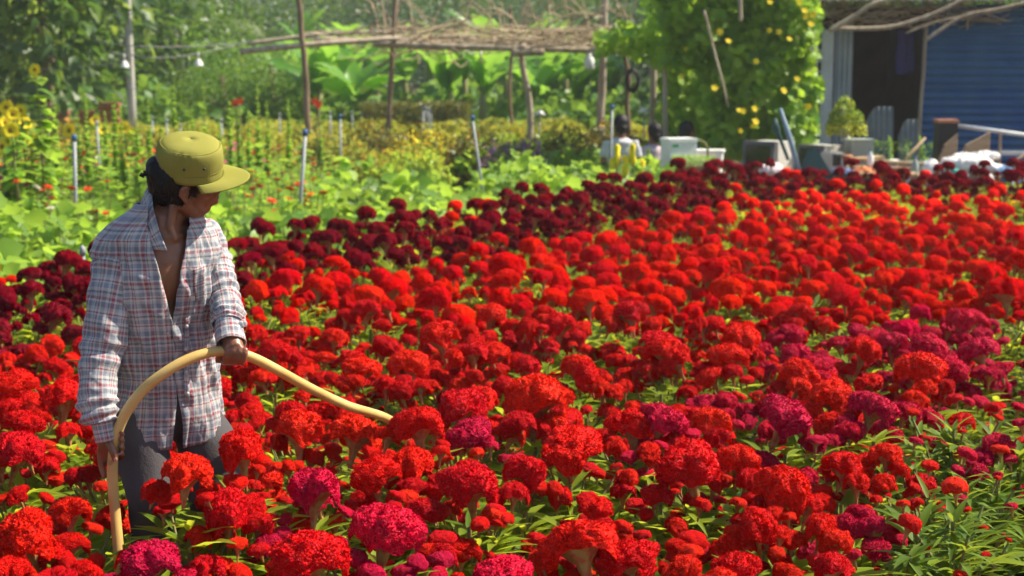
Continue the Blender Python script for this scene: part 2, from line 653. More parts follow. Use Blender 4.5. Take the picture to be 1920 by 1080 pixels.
def foliage(name, seed, nside, leafy=False):
    rng = np.random.default_rng(seed)
    rnd = random.Random(seed)
    st = MB()
    top = .47 if not leafy else .50
    st.tube([(0, 0, 0), (rnd.uniform(-.01, .01), rnd.uniform(-.01, .01), .25), (0, 0, top)], [.010, .009, .007], 6)
    ends = []
    a0 = rnd.uniform(0, 6.28)
    for k in range(nside):
        a = a0 + k * 2.4 + rnd.uniform(-.35, .35)
        r = rnd.uniform(.09, .19)
        zt = rnd.uniform(.32, .50) if not leafy else rnd.uniform(.36, .52)
        zb = zt - rnd.uniform(.14, .24)
        e = Vector((r * math.cos(a), r * math.sin(a), zt))
        st.tube([(0, 0, max(.06, zb)), (e.x * .55, e.y * .55, zb + (zt - zb) * .45), e], [.006, .005, .004], 5)
        ends.append((e, a))
    pos, dr, sz = [], [], []
    for k in range(54 if not leafy else 130):          # leaves of the main stem
        h = rnd.uniform(.06, top)
        a = rnd.uniform(0, 6.28)
        pos.append((0, 0, h))
        dr.append((math.cos(a), math.sin(a), rnd.uniform(-.1, .9) if not leafy else rnd.uniform(-.3, 1.5)))
        sz.append(rnd.uniform(.13, .25) * (1.15 - .5 * h / top) * (.68 if leafy else 1))
    for e, a in ends:                                  # leaves of the side shoots
        for j in range(9):
            u = rnd.uniform(.35, 1.0)
            b = a + rnd.uniform(-1.6, 1.6)
            pos.append((e.x * u, e.y * u, e.z * (.55 + .45 * u) - .02))
            dr.append((math.cos(b), math.sin(b), rnd.uniform(.0, 1.1)))
            sz.append(rnd.uniform(.07, .15))
    v, f = scatter(T_LANCE, np.array(pos), np.array(dr), np.array(sz), width=rng.uniform(.75, 1.25, len(pos)))
    sv, sf = np.array([tuple(p) for p in st.v]), st.f
    quads = np.array([q for q in sf if len(q) == 4])
    me = mesh_np(name, np.concatenate([v, sv]), [f, quads + len(v)], [M_CLEAF2 if leafy else M_CLEAF, M_CSTEM], True, [0] * len(f) + [1] * len(quads))
    return me, ends, top


FOL = [foliage('cockscomb_foliage', 300 + k, 9 + k % 3) for k in range(7)]
FOLL = [foliage('leafy_cockscomb_foliage', 400 + k, 9, True) for k in range(3)]
tv, tf = T_LANCE
LEAF1 = mesh_np('cockscomb_leaf', tv, tf, [M_CLEAF])
pm = MB()
pm.tube([(0, 0, .0), (0, 0, .02), (0, 0, .15), (0, 0, .165)], [.075, .08, .10, .105], 14, caps=False)
pm.add([(.1 * math.cos(k * .449), .1 * math.sin(k * .449), .14) for k in range(14)], [tuple(range(14))])
POT = pm.mesh('nursery_pot', M_POT)

GROUP = {'R': 'bright red cockscomb plants filling the field', 'M': 'magenta cockscomb plants scattered among the red ones', 'D': 'dark maroon cockscomb plants along the far edge of the field'}
ZNAME = {'R': 'red_cockscomb', 'M': 'magenta_cockscomb', 'D': 'maroon_cockscomb'}
LABEL = {'R': 'bright red cockscomb plant crowded among the others in the flower field',
         'M': 'magenta cockscomb plant growing among red ones near the right edge of the field',
         'D': 'dark maroon cockscomb plant in the strip along the far edge of the field'}


def zone(x, y, c, W):
    q = FWD.dot(Vector((x, y, .55 - CAM_H)))
    px = 960 + FPX * x / q
    py = 540 - FPX * UPV.dot(Vector((x, y, .55 - CAM_H))) / q
    col = {'R': 'bright red', 'M': 'magenta', 'D': 'dark maroon'}[c]
    size = 'large' if W > .135 else ('small' if W < .09 else 'medium')
    if c == 'D':
        w = 'left of the man at the field edge' if px < 230 else ('just right of the man along the leafy bed' if px < 800 else ('below the arbour along the leafy bed' if px < 1250 else 'at the far end below the benches'))
    elif px > 1500 and py > 820: w = 'in the front corner beside the straw path'
    elif py > 900: w = 'in the front rows at the bottom, ' + ('around the hose' if px < 640 else ('near the middle' if px < 1100 else 'right of the middle'))
    elif px < 160: w = 'left of the man'
    elif py > 640: w = 'in the near rows ' + ('under the hose' if px < 760 else ('right of the hose end' if px < 1200 else 'at the right side'))
    elif py > 480: w = 'in the middle rows ' + ('behind the man' if px < 760 else ('straight ahead' if px < 1350 else 'at the right side'))
    else: w = 'in the far rows ' + ('beside the maroon strip' if px < 1200 else 'before the shed')
    return '%s %s cockscomb plant %s' % (size, col, w), '%s %s cockscombs %s' % (size, col, w)


def plant(x, y, c, W, hz, seed, leafy=False, label=None, sc=1.0, near=False, pot=False):
    rnd = random.Random(seed)
    zl, zg = zone(x, y, c, W)
    root = empty(ZNAME[c], (x, y, 0), rnd.uniform(0, 6.28), label or zl, 'flower plant', None if label else zg)
    me, ends, top = (rnd.choice(FOLL) if leafy else rnd.choice(FOL))
    k = hz / .60
    far = y > 5.6 and not leafy
    fo = obj('foliage', me, root, scale=(sc, sc, k * (.90 if far else 1)))
    fo['kind'] = 'stuff'
    tilt = (rnd.uniform(-.32, .32), rnd.uniform(-.32, .32))
    BG, SM = (DOM, DOM) if y > 7.6 else (BIG, SML)
    obj('flower_head', rnd.choice(BG[c] if W > .085 else SM[c]), root, (0, 0, hz), (tilt[0], tilt[1], rnd.uniform(0, 6.28)), (W / 2, W / 2, W / 2 * rnd.uniform(.88, 1.1)))
    ends = list(ends)
    if y < 8.5 and not leafy:                            # younger combs crowding under the main one
        for j in range(4):
            a = rnd.uniform(0, 6.28)
            r_ = W * rnd.uniform(.30, .55) + .02
            ends.append((Vector((r_ * math.cos(a), r_ * math.sin(a), (hz - W * rnd.uniform(.35, .65) - .03) / k)), a))
    if y > 7.6: ends = ends[:7]
    for e, a in ends:
        wx, wy = Vector((x, y)) + Matrix.Rotation(root.rotation_euler.z, 2) @ Vector((e.x, e.y))
        if (wx + 1.085) ** 2 + (wy - 4.26) ** 2 < .085 ** 2: continue
        w = rnd.choice([rnd.uniform(.04, .07), rnd.uniform(.06, .10)]) * ((1.22 if far else 1.0) if not leafy else .55)
        if leafy and rnd.random() < .25: continue
        mes = SM[c] if w < .078 else BG[c]
        zz = e.z * k + w * .55
        obj('flower_head', rnd.choice(mes), root, (e.x * sc, e.y * sc, zz), (-.35 * math.sin(a) + rnd.uniform(-.15, .15), .35 * math.cos(a) + rnd.uniform(-.15, .15), rnd.uniform(0, 6.28)), (w / 2, w / 2, w / 2 * rnd.uniform(.85, 1.15)))
    if near:                                            # big leaves that stand out in the front rows
        for j in range(7 if not leafy else 3):
            a = rnd.uniform(0, 6.28)
            h = rnd.uniform(.2, .42) * k
            o = obj('leaf', LEAF1, root, (.03 * math.cos(a), .03 * math.sin(a), h), None, rnd.uniform(.17, .24))
            o.rotation_euler = (rnd.uniform(.1, .8), 0, a - math.pi / 2)
    if pot:
        obj('nursery_pot', POT, root)
    return root


MAN = P(305, 800, 4.52)
MAN_XY = (MAN.x, MAN.y)
HERO = [  # px, py, width px, colour, height, label
    (1290, 868, 138, 'R', .62, 'large domed red cockscomb with a dark hollow beneath, right of a broad split one'),
    (1070, 835, 132, 'R', .62, 'broad split red cockscomb near the middle of the lower half'),
    (1475, 778, 116, 'M', .62, 'wide magenta cockscomb with a dark hollow underneath, in the right half'),
    (1005, 742, 128, 'R', .62, None), (865, 757, 108, 'R', .62, None), (880, 905, 132, 'R', .62, None), (1470, 912, 112, 'R', .60, None),
    (1085, 1015, 150, 'R', .62, None), (1175, 1045, 120, 'R', .58, None),
    (590, 912, 124, 'M', .64, 'round magenta cockscomb right of the man, standing out among red ones'),
    (727, 990, 142, 'M', .62, 'large magenta cockscomb at the bottom, below and right of the round one'),
    (285, 1045, 130, 'M', .58, 'magenta cockscomb at the bottom next to the lower end of the hose'),
    (945, 1080, 130, 'M', .58, 'magenta cockscomb cut by the bottom edge at the middle'),
    (585, 1038, 150, 'R', .60, 'large red cockscomb at the bottom between two magenta ones'),
    (560, 800, 112, 'R', .64, 'red cockscomb under the right stretch of the hose'), (670, 812, 95, 'R', .62, None),
    (452, 838, 122, 'R', .74, 'tall red cockscomb in front of the man\'s far leg'),
    (352, 882, 112, 'R', .74, 'tall red cockscomb covering the man\'s near knee'),
    (130, 958, 100, 'R', .60, None), (48, 1000, 132, 'R', .60, None), (425, 955, 126, 'R', .62, None), (702, 887, 100, 'R', .62, None), (772, 868, 92, 'R', .60, None),
    (985, 882, 92, 'R', .60, None), (882, 812, 92, 'M', .60, 'flat magenta cockscomb just right of the hose end'),
    (1246, 784, 92, 'M', .64, 'magenta cockscomb behind the large domed red one'),
    (1186, 792, 104, 'R', .62, None), (1332, 792, 92, 'R', .60, None), (1640, 762, 92, 'M', .60, None), (1725, 692, 98, 'R', .66, 'tall red cockscomb in front of the magenta patch at right'),
    (1560, 737, 84, 'R', .62, None), (1365, 667, 78, 'R', .62, None), (1237, 642, 78, 'R', .62, None), (820, 627, 92, 'R', .64, None), (682, 690, 82, 'R', .62, None),
    (762, 682, 84, 'R', .62, None), (25, 722, 92, 'R', .62, None), (122, 742, 100, 'R', .64, None), (40, 842, 100, 'R', .60, None), (1622, 655, 78, 'R', .62, None),
    (1392, 632, 82, 'R', .62, None), (1050, 607, 76, 'R', .62, None), (1742, 650, 80, 'M', .62, None), (1832, 655, 80, 'M', .62, None), (1800, 598, 70, 'M', .62, None),
    (1668, 640, 66, 'M', .60, None), (1885, 545, 80, 'R', .66, None), (1780, 690, 70, 'M', .58, None), (1540, 690, 60, 'M', .60, None), (1875, 830, 60, 'M', .56, None), (1700, 770, 60, 'M', .54, None),
    (1615, 960, 60, 'M', .52, None), (20, 1070, 110, 'R', .58, None), (160, 1075, 80, 'R', .54, None), (390, 1062, 80, 'R', .52, None), (1300, 1010, 60, 'R', .50, None), (830, 1010, 60, 'R', .5, None),
    (784, 793, 104, 'R', .70, 'red cockscomb that hides the far end of the hose'), (1420, 985, 92, 'R', .58, None), (1540, 985, 84, 'R', .56, None), (1385, 860, 84, 'R', .60, None), (1580, 870, 88, 'R', .60, None), (1560, 1060, 90, 'R', .56, None), (1380, 1065, 96, 'R', .56, None), (1660, 850, 70, 'R', .60, None), (1950, 640, 80, 'M', .6, None), (1100, 700, 70, 'R', .62, None), (930, 660, 70, 'R', .6, None), (1180, 585, 70, 'R', .62, None), (1500, 700, 80, 'R', .62, None),
]
placed = []
cnt = {'R': 0, 'M': 0, 'D': 0}
for i, (px, py, w, c, hz, lab) in enumerate(HERO):
    p = PG(px, py, hz)
    W = w * p.y / FPX * .94
    plant(p.x, p.y, c, W, hz, 5000 + i, False, lab, near=(py > 640), pot=(py > 990))
    placed.append((p.x, p.y, .25))
    cnt[c] += 1
S0, S1 = -7.44, -1.62
cand = []
rr = random.Random(5)
s = S0
while s <= S1 + .01:
    t = 1.5 + rr.uniform(0, .3)
    while t < 19:
        a, b = s + rr.uniform(-.075, .075), t + rr.uniform(-.075, .075)
        x, y = ST(a, b)
        t += .345
        if y < 3.55 or y > 16.7: continue
        q = FWD.dot(Vector((x, y, .55 - CAM_H)))
        px = 960 + FPX * x / q
        py = 540 - FPX * UPV.dot(Vector((x, y, .55 - CAM_H))) / q
        if px < -340 or px > 2040 or py > 1200: continue
        if any((x - hx) ** 2 + (y - hy) ** 2 < hr * hr for hx, hy, hr in placed): continue
        if (x - MAN_XY[0]) ** 2 + (y - MAN_XY[1]) ** 2 < .30 ** 2: continue
        if (x + 1.09) ** 2 + (y - 4.25) ** 2 < .19 ** 2: continue
        cand.append((y, x, a, px, py))
    s += .345
cand.sort()
rest = []
for i, (y, x, a, px, py) in enumerate(cand):
    u = rr.random()
    edge = a - S0
    c = 'R'
    if edge < 1.5 + rr.uniform(-.15, .15): c = 'D' if u > .06 else ('R' if u > .02 else 'M')
    elif u < .012: c = 'M'
    if a > -3.0 and 5.2 < y < 8.2 and rr.random() < .26: c = 'M'
    if y > 14.9 and px > 1250 and u > .10: c = 'D'
    leafy = a > -2.25 and y < 8.5
    W = rr.choice([rr.uniform(.10, .14), rr.uniform(.13, .175), rr.uniform(.07, .11)])
    if leafy: W = rr.uniform(.03, .05)
    hz = rr.uniform(.50, .66)
    if y > 7.6: W = rr.choice([rr.uniform(.11, .15), rr.uniform(.14, .18)])
    if c == 'D': hz += .06
    if y > 14.9 and c == 'D': hz = rr.uniform(.58, .78)
    if px > 1640 and py > 880 and rr.random() < .5: W = min(W, .06); leafy = True
    if cnt[c] < 298:
        cnt[c] += 1
        plant(x, y, c, W, hz, 9000 + i, leafy, near=(y < 5.6), pot=(leafy or y < 4.6))
    else:
        rest.append((x, y, W, hz))
for i, (px, py) in enumerate(((1715, 900), (1785, 870), (1860, 850), (1740, 975), (1810, 940), (1872, 915), (1705, 1060), (1785, 1030), (1910, 890))):
    p = PG(px, py, .45)
    plant(p.x, p.y, 'R' if i % 4 else 'M', rr.uniform(.05, .085), rr.uniform(.56, .72), 7700 + i, True, near=True, pot=True)
print('plants', cnt, 'rest', len(rest))
if rest:
    parts_h, parts_f = [], []

    def arr(me):
        v = np.empty(len(me.vertices) * 3, np.float32)
        me.vertices.foreach_get('co', v)
        return v.reshape(-1, 3), np.array([tuple(p.vertices) for p in me.polygons])
    LA = [arr(m_) for m_ in LOW]
    FA = [arr(f_[0]) for f_ in FOL[:2]]
    for x, y, W, hz in rest:
        def put(A, loc, sc_, lst):
            a_ = rr.uniform(0, 6.28)
            R_ = np.array([[math.cos(a_), -math.sin(a_), 0], [math.sin(a_), math.cos(a_), 0], [0, 0, 1]])
            lst.append(((A[0] * sc_) @ R_.T + np.array(loc), A[1]))
        put(rr.choice(LA), (x, y, hz), W / 2, parts_h)
        for _ in range(6):
            a_ = rr.uniform(0, 6.28)
            r_ = rr.uniform(.09, .18)
            put(rr.choice(LA), (x + r_ * math.cos(a_), y + r_ * math.sin(a_), hz - rr.uniform(.08, .2)), rr.uniform(.025, .045), parts_h)
        put(rr.choice(FA), (x, y, 0), (1, 1, hz / .6), parts_f)
    v, fl = merge(parts_h)
    tag(obj('far_cockscomb_bloom', mesh_np('far_cockscomb_bloom', v, fl, [mat('far_bloom_red', (.48, .003, .001), .8, .01, 60, (.80, .010, .002))])), 'mass of far red cockscomb blooms at the back of the field', 'flowers', kind='stuff')
    v, fl = merge(parts_f)
    tag(obj('far_cockscomb_foliage', mesh_np('far_cockscomb_foliage', v, fl, [M_CLEAF])), 'green foliage beneath the far red cockscombs', 'foliage', kind='stuff')

# ------------------------------------------------------------------ the man with the hose
def fabric_mat():
    m = bpy.data.materials.new('plaid_cotton')
    nt, N, L, b = nodes_of(m)
    uv = N.new('ShaderNodeUVMap')
    sp = N.new('ShaderNodeSeparateXYZ')
    L.new(uv.outputs[0], sp.inputs[0])
    outs = []
    stops = {
        0: [(0, (.46, .46, .48)), (.08, (.22, .25, .31)), (.24, (.58, .56, .54)), (.30, (.33, .075, .10)), (.41, (.40, .41, .45)), (.46, (.10, .12, .17)), (.49, (.60, .57, .54)), (.58, (.25, .28, .34)), (.72, (.60, .57, .54)), (.79, (.36, .09, .12)), (.85, (.50, .49, .50)), (.92, (.13, .15, .20)), (.95, (.58, .56, .54))],
        1: [(0, (.48, .47, .48)), (.10, (.34, .075, .10)), (.20, (.60, .57, .54)), (.27, (.20, .23, .29)), (.43, (.46, .46, .48)), (.52, (.62, .59, .54)), (.60, (.34, .08, .11)), (.65, (.58, .56, .54)), (.70, (.26, .29, .35)), (.84, (.60, .57, .54)), (.93, (.12, .14, .19))]}
    for ax, per in ((0, .076), (1, .082)):
        d = N.new('ShaderNodeMath')
        d.operation = 'DIVIDE'
        d.inputs[1].default_value = per
        L.new(sp.outputs[ax], d.inputs[0])
        fr = N.new('ShaderNodeMath')
        fr.operation = 'FRACT'
        L.new(d.outputs[0], fr.inputs[0])
        r = N.new('ShaderNodeValToRGB')
        r.color_ramp.interpolation = 'CONSTANT'
        wob = N.new('ShaderNodeTexNoise')
        wob.inputs['Scale'].default_value = 700
        L.new(uv.outputs[0], wob.inputs['Vector'])
        wm = N.new('ShaderNodeMath')
        wm.operation = 'MULTIPLY_ADD'
        wm.inputs[1].default_value = .10
        L.new(wob.outputs['Fac'], wm.inputs[0])
        L.new(d.outputs[0], wm.inputs[2])
        L.new(wm.outputs[0], fr.inputs[0])
        el = r.color_ramp.elements
        st = stops[ax]
        el[0].position = 0
        el[0].color = (*st[0][1], 1)
        el[1].position = st[1][0]
        el[1].color = (*st[1][1], 1)
        for p_, c_ in st[2:]:
            e = el.new(p_)
            e.color = (*c_, 1)
        L.new(fr.outputs[0], r.inputs[0])
        outs.append(r.outputs[0])
    mx = N.new('ShaderNodeMix')
    mx.data_type = 'RGBA'
    mx.inputs[0].default_value = .5
    L.new(outs[0], mx.inputs[6])
    L.new(outs[1], mx.inputs[7])
    tc = N.new('ShaderNodeTexCoord')
    nz = N.new('ShaderNodeTexNoise')
    nz.inputs['Scale'].default_value = 9
    nz.inputs['Detail'].default_value = 5
    L.new(tc.outputs['Object'], nz.inputs['Vector'])
    mr = N.new('ShaderNodeMapRange')
    mr.inputs[1].default_value = .3
    mr.inputs[2].default_value = .7
    mr.inputs[3].default_value = .70
    mr.inputs[4].default_value = .98
    L.new(nz.outputs['Fac'], mr.inputs[0])
    hs = N.new('ShaderNodeHueSaturation')
    hs.inputs['Saturation'].default_value = 1.0
    L.new(mr.outputs[0], hs.inputs['Value'])
    L.new(mx.outputs[2], hs.inputs['Color'])
    L.new(hs.outputs[0], b.inputs['Base Color'])
    b.inputs['Roughness'].default_value = .85
    b.inputs['Specular IOR Level'].default_value = .12
    b.inputs['Sheen Weight'].default_value = .1
    n2 = N.new('ShaderNodeTexNoise')
    n2.inputs['Scale'].default_value = 26
    n2.inputs['Detail'].default_value = 3
    L.new(tc.outputs['Object'], n2.inputs['Vector'])
    bp = N.new('ShaderNodeBump')
    bp.inputs['Strength'].default_value = .5
    bp.inputs['Distance'].default_value = .012
    L.new(n2.outputs['Fac'], bp.inputs['Height'])
    L.new(bp.outputs[0], b.inputs['Normal'])
    MATS['plaid'] = m
    return m


M_PLAID = fabric_mat()
M_SKIN = mat('skin', (.175, .066, .033), .38, .5, 18, (.24, .098, .052), bump=.08, bump_scale=90)
M_HAIR = mat('black_hair', (.006, .005, .005), .5, .25, 60, (.012, .010, .009), bump=.4, bump_scale=120, stretch=(1, 1, .15))
M_CAP = mat('olive_cotton', (.235, .225, .045), .9, .1, 9, (.29, .275, .065), bump=.12, bump_scale=300)
M_CAPSEAM = mat('olive_seam', (.22, .19, .04), .9, .1)
M_TROUSER = mat('grey_trousers', (.070, .064, .068), .9, .15, 3, (.088, .080, .083), bump=.15, bump_scale=160)
M_HOSE = mat('cream_hose', (.66, .47, .17), .42, .35, 7, (.56, .36, .11), bump=.05, bump_scale=12)
M_METAL = mat('eyelet_metal', (.05, .05, .05), .4, .5)
M_BUTTON = mat('button', (.5, .5, .5), .4, .4)
M_NAIL = mat('finger_nail', (.45, .28, .22), .35, .4)

_r = [q for q in M_HOSE.node_tree.nodes if q.type == 'VALTORGB'][0].color_ramp
_e = _r.elements.new(.76)
_e.color = (.20, .10, .04, 1)
_e = _r.elements.new(.72)
_e.color = (.50, .31, .10, 1)
_r.elements[1].position = .55
LB = Vector((.88, .47, 0)).normalized()      # his left
FB = Vector((.47, -.88, 0)).normalized()     # his front


def wr(p, k, f):
    return noise.noise(Vector(p) * f + Vector((k * 7.1, k * 3.3, k)))


# torso of the shirt: (row px, centre px x, depth, half width, half depth)
TORSO = [(775, 312, 4.545, .158, .128), (735, 312, 4.545, .156, .130), (690, 310, 4.54, .152, .128), (640, 308, 4.53, .152, .126), (590, 304, 4.52, .158, .126),
         (540, 301, 4.51, .165, .126), (500, 298, 4.50, .170, .120), (465, 297, 4.495, .174, .108), (440, 298, 4.49, .166, .094), (420, 300, 4.49, .142, .084),
         (405, 302, 4.485, .112, .076), (392, 304, 4.48, .086, .070), (380, 306, 4.475, .072, .066)]
TC = [P(a[1], a[0], a[2]) for a in TORSO]
LT = [0]
for i in range(1, len(TC)):
    LT.append(LT[-1] + (TC[i] - TC[i - 1]).length)


def torso_at(v):
    """v in metres up from hem line -> centre, half width, half depth"""
    for i in range(len(LT) - 1):
        if v <= LT[i + 1] or i == len(LT) - 2:
            u = (v - LT[i]) / (LT[i + 1] - LT[i])
            return TC[i].lerp(TC[i + 1], u), TORSO[i][3] * (1 - u) + TORSO[i + 1][3] * u, TORSO[i][4] * (1 - u) + TORSO[i + 1][4] * u


def cloth_obj(name, rows, uvs, parent, thick=.003, closed=False, m=None):
    mb = MB()
    mb.grid(rows, closed=closed)
    me = mb.mesh(name, m or M_PLAID)
    uvl = me.uv_layers.new(name='UVMap')
    nr, nc = len(rows), len(rows[0])
    flat = [q for r in uvs for q in r]
    for p in me.polygons:
        i = p.vertices[0] // nc
        for li, vi in zip(p.loop_indices, p.vertices):
            u, w = flat[vi]
            if closed and vi % nc == 0 and any((q % nc) == nc - 1 for q in p.vertices):
                u = uvs[vi // nc][-1][0] + (uvs[vi // nc][1][0] - uvs[vi // nc][0][0])
            uvl.data[li].uv = (u, w)
    o = link(bpy.data.objects.new(name, me), parent)
    if thick:
        s_ = o.modifiers.new('thickness', 'SOLIDIFY')
        s_.thickness = thick
        s_.offset = -1
    return o


person = empty('person', (MAN.x, MAN.y, 0), 0, 'man in plaid shirt, grey trousers and olive cap watering flowers with a hose', 'person')
PM = Matrix.Translation((-MAN.x, -MAN.y, 0))


def under(o):
    """built in world coordinates -> child of the man"""
    if o.parent is person: o.matrix_parent_inverse = PM
    return o


# --- shirt body: one sheet, open at the front
NU, NV = 150, 130
top_v = LT[-1]
rows, uvs = [], []
for j in range(NV + 1):
    fv = j / NV
    row, uvr = [], []
    v0 = fv * top_v
    # front edges of the sheet in degrees either side of the button line
    row_px = 775 - (775 - 380) * (v0 / top_v)
    if row_px < 600:
        gl = float(np.interp(row_px, (380, 400, 430, 470, 530, 600), (46, 30, 15, 10, 6, 1.2)))
        gr = float(np.interp(row_px, (380, 400, 430, 470, 530, 600), (46, 32, 17, 10, 3, -2.0)))
    elif row_px > 700:
        gl = 1.2 + 3.5 * (row_px - 700) / 80
        gr = -2 + 6 * (row_px - 700) / 80
    else:
        gl, gr = 1.2, -2.0
    for i in range(NU + 1):
        fu = i / NU
        th = math.radians(gr + (360 - gl - gr) * fu)
        # shirt tail: hem drops at front and back
        vv = v0
        hemw = max(0, 1 - v0 / .12)
        vv -= hemw * (.018 + .050 * abs(math.cos(th)) ** 1.5 + .012 * math.cos(th))
        c, a, b = torso_at(vv) if vv > 0 else torso_at(0)
        if vv < 0: c = c + (TC[0] - TC[1]).normalized() * (-vv)
        ct, st_ = math.cos(th), math.sin(th)
        sgn = lambda q: (abs(q) ** .86) * (1 if q > 0 else -1)
        d = FB * (sgn(ct) * b) + LB * (sgn(st_) * a)
        p = c + d
        nd = d.normalized()
        fall = min(1, (top_v - v0) / .15)
        low = 1 - min(1, v0 / .35)
        w_ = .014 * wr((p.x * 1.0, p.y, p.z * .5), 1, 9) + .009 * wr((p.x, p.y, p.z * .45), 2, 20)
        diag = p.z * .8 + th * .12
        w_ += .010 * wr((diag, th * .5, .3), 3, 24) - .020 * abs(wr((p.z * .9 + th * .10, th * .25, 1.7), 6, 11))+ .006
        w_ += .012 * low * wr((th * .22, .1, p.z * .15), 4, 14)
        p = p + nd * (w_ * fall + .004)
        row.append(p)
        uvr.append((th * .145, vv))
    rows.append(row)
    uvs.append(uvr)
shirt = under(cloth_obj('shirt', rows, uvs, person, .0025))
bvh = BVHTree.FromPolygons([tuple(p) for r in rows for p in r], [(i * (NU + 1) + k, i * (NU + 1) + k + 1, (i + 1) * (NU + 1) + k + 1, (i + 1) * (NU + 1) + k) for i in range(NV) for k in range(NU)])


def on_shirt(px, py, off=.004, default=4.42):
    d = ray(px, py).normalized()
    hit = bvh.ray_cast(CAMP, d)
    if hit[0] is None:
        return P(px, py, default)
    return hit[0] - d * off


# --- sleeves
def sleeve(path, radii, k, folds, name):
    pts, rad = [], []
    n = 90
    L_ = [0]
    P_ = [Vector(p) for p in path]
    for i in range(1, len(P_)): L_.append(L_[-1] + (P_[i] - P_[i - 1]).length)
    tot = L_[-1]

    def cr(vals, i, u):
        a0, a1, a2, a3 = vals[max(i - 1, 0)], vals[i], vals[min(i + 1, len(vals) - 1)], vals[min(i + 2, len(vals) - 1)]
        return .5 * ((2 * a1) + (a2 - a0) * u + (2 * a0 - 5 * a1 + 4 * a2 - a3) * u * u + (3 * a1 - a0 - 3 * a2 + a3) * u ** 3)
    for j in range(n + 1):
        s_ = tot * j / n
        i = max(q for q in range(len(L_) - 1) if L_[q] <= s_ + 1e-9)
        u = (s_ - L_[i]) / (L_[i + 1] - L_[i])
        pts.append(Vector([cr([q[c_] for q in P_], i, u) for c_ in range(3)]))
        rad.append(cr(radii, i, u))
    seg = 56
    rows, uvs = [], []
    t = [(pts[min(i + 1, n)] - pts[max(i - 1, 0)]).normalized() for i in range(n + 1)]
    a = t[0].cross(Vector((0, 1, 0))).normalized()
    for j in range(n + 1):
        a = (a - t[j] * a.dot(t[j])).normalized()
        b = t[j].cross(a)
        row, uvr = [], []
        s_ = tot * j / n
        for q in range(seg):
            w = 2 * math.pi * q / seg
            r = rad[j]
            p0 = pts[j] + (a * math.cos(w) + b * math.sin(w)) * r
            am = 0
            for (fs, fw, fa, fq) in folds:
                am += fa * math.exp(-((s_ / tot - fs) / fw) ** 2) * math.sin(fq * s_ / tot * 6.283 + 1.6 * math.sin(w + k) + .8 * wr(p0, k, 8))
            r2 = r * (1.05 - .22 * abs(wr((p0.x * .7, p0.y, p0.z * 1.1 + math.cos(w) * .05), k + 9, 16)) + .14 * wr((p0.x, p0.y, p0.z * .6), k, 12) + .10 * wr((p0.x, p0.y, p0.z * .8 + math.sin(w) * .06), k + 5, 30)) + am
            row.append(pts[j] + (a * math.cos(w) + b * math.sin(w)) * r2)
            uvr.append((w * .055 + .03 * k, s_))
        rows.append(row)
        uvs.append(uvr)
    return under(cloth_obj(name, rows, uvs, shirt, .0025, True)), rows


RA = [P(232, 455, 4.455), P(222, 490, 4.435), P(208, 560, 4.40), P(192, 650, 4.37), P(184, 705, 4.34), P(184, 760, 4.315), P(190, 792, 4.305)]
RR = [.060, .068, .064, .058, .053, .052, .046]
sleeve(RA, RR, 1.0, [(.93, .07, .007, 16), (.62, .12, .004, 9), (.12, .08, .003, 8)], 'sleeve')
LA_ = [P(372, 425, 4.60), P(388, 455, 4.585), P(407, 505, 4.56), P(421, 560, 4.50), P(427, 590, 4.45), P(428, 610, 4.42)]
LR_ = [.045, .056, .050, .046, .047, .044]
sleeve(LA_, LR_, 2.0, [(.92, .08, .006, 18), (.6, .16, .005, 10), (.35, .1, .004, 9)], 'sleeve')


def cuff(p0, p1, r0, r1, k, flare=None):
    n, seg = 10, 40
    t = (p1 - p0).normalized()
    a = t.cross(Vector((0, 1, 0))).normalized()
    b = t.cross(a)
    rows, uvs = [], []
    for j in range(n + 1):
        u = j / n
        c = p0.lerp(p1, u)
        row, uvr = [], []
        for q in range(seg):
            w = 6.2832 * q / seg
            r = r0 + (r1 - r0) * u
            p_ = c + (a * math.cos(w) + b * math.sin(w)) * r
            row.append(p_ + (a * math.cos(w) + b * math.sin(w)) * .004 * wr(p_, k, 25))
            uvr.append((w * .045 + .2, u * (p1 - p0).length + .03 * k))
        rows.append(row)
        uvs.append(uvr)
    return under(cloth_obj('cuff', rows, uvs, shirt, .003, True))


cuff(P(191, 780, 4.308), P(200, 826, 4.302), .036, .031, 1)
cuff(P(428, 604, 4.425), P(433, 645, 4.375), .040, .043, 2)
# turned-back cuff flap standing off the far wrist
rows = [[P(452, 598, 4.42), P(456, 603, 4.41), P(459, 612, 4.40)], [P(459, 598, 4.42), P(463, 604, 4.405), P(462, 612, 4.40)], [P(440, 600, 4.395), P(446, 606, 4.39), P(452, 616, 4.385)]]
rows = [rows[2], rows[0], rows[1]]
under(cloth_obj('cuff_flap', rows, [[(i * .02, k * .02) for k in range(3)] for i in range(3)], shirt, .003))

# --- collar, placket, pocket, buttons
def strip(name, left, right, off, n=14, lift=0.0, uvr=0.0):
    def samp(pl, u):
        s_ = u * (len(pl) - 1)
        i = min(int(s_), len(pl) - 2)
        f_ = s_ - i
        return [pl[i][q] * (1 - f_) + pl[i + 1][q] * f_ for q in range(len(pl[0]))]
    rows, uvs = [], []
    for j in range(n + 1):
        A, B = samp(left, j / n), samp(right, j / n)
        row, ur = [], []
        for k in range(6):
            q = [A[m_] * (1 - k / 5) + B[m_] * k / 5 for m_ in range(len(A))]
            if len(q) > 2: p_ = P(q[0], q[1], q[2])
            else: p_ = on_shirt(q[0], q[1], off + lift * math.sin(k / 5 * 3.14))
            row.append(p_)
            ur.append((k * .009 + uvr, j * .012))
        rows.append(row)
        uvs.append(ur)
    return under(cloth_obj(name, rows, uvs, shirt, .0025))


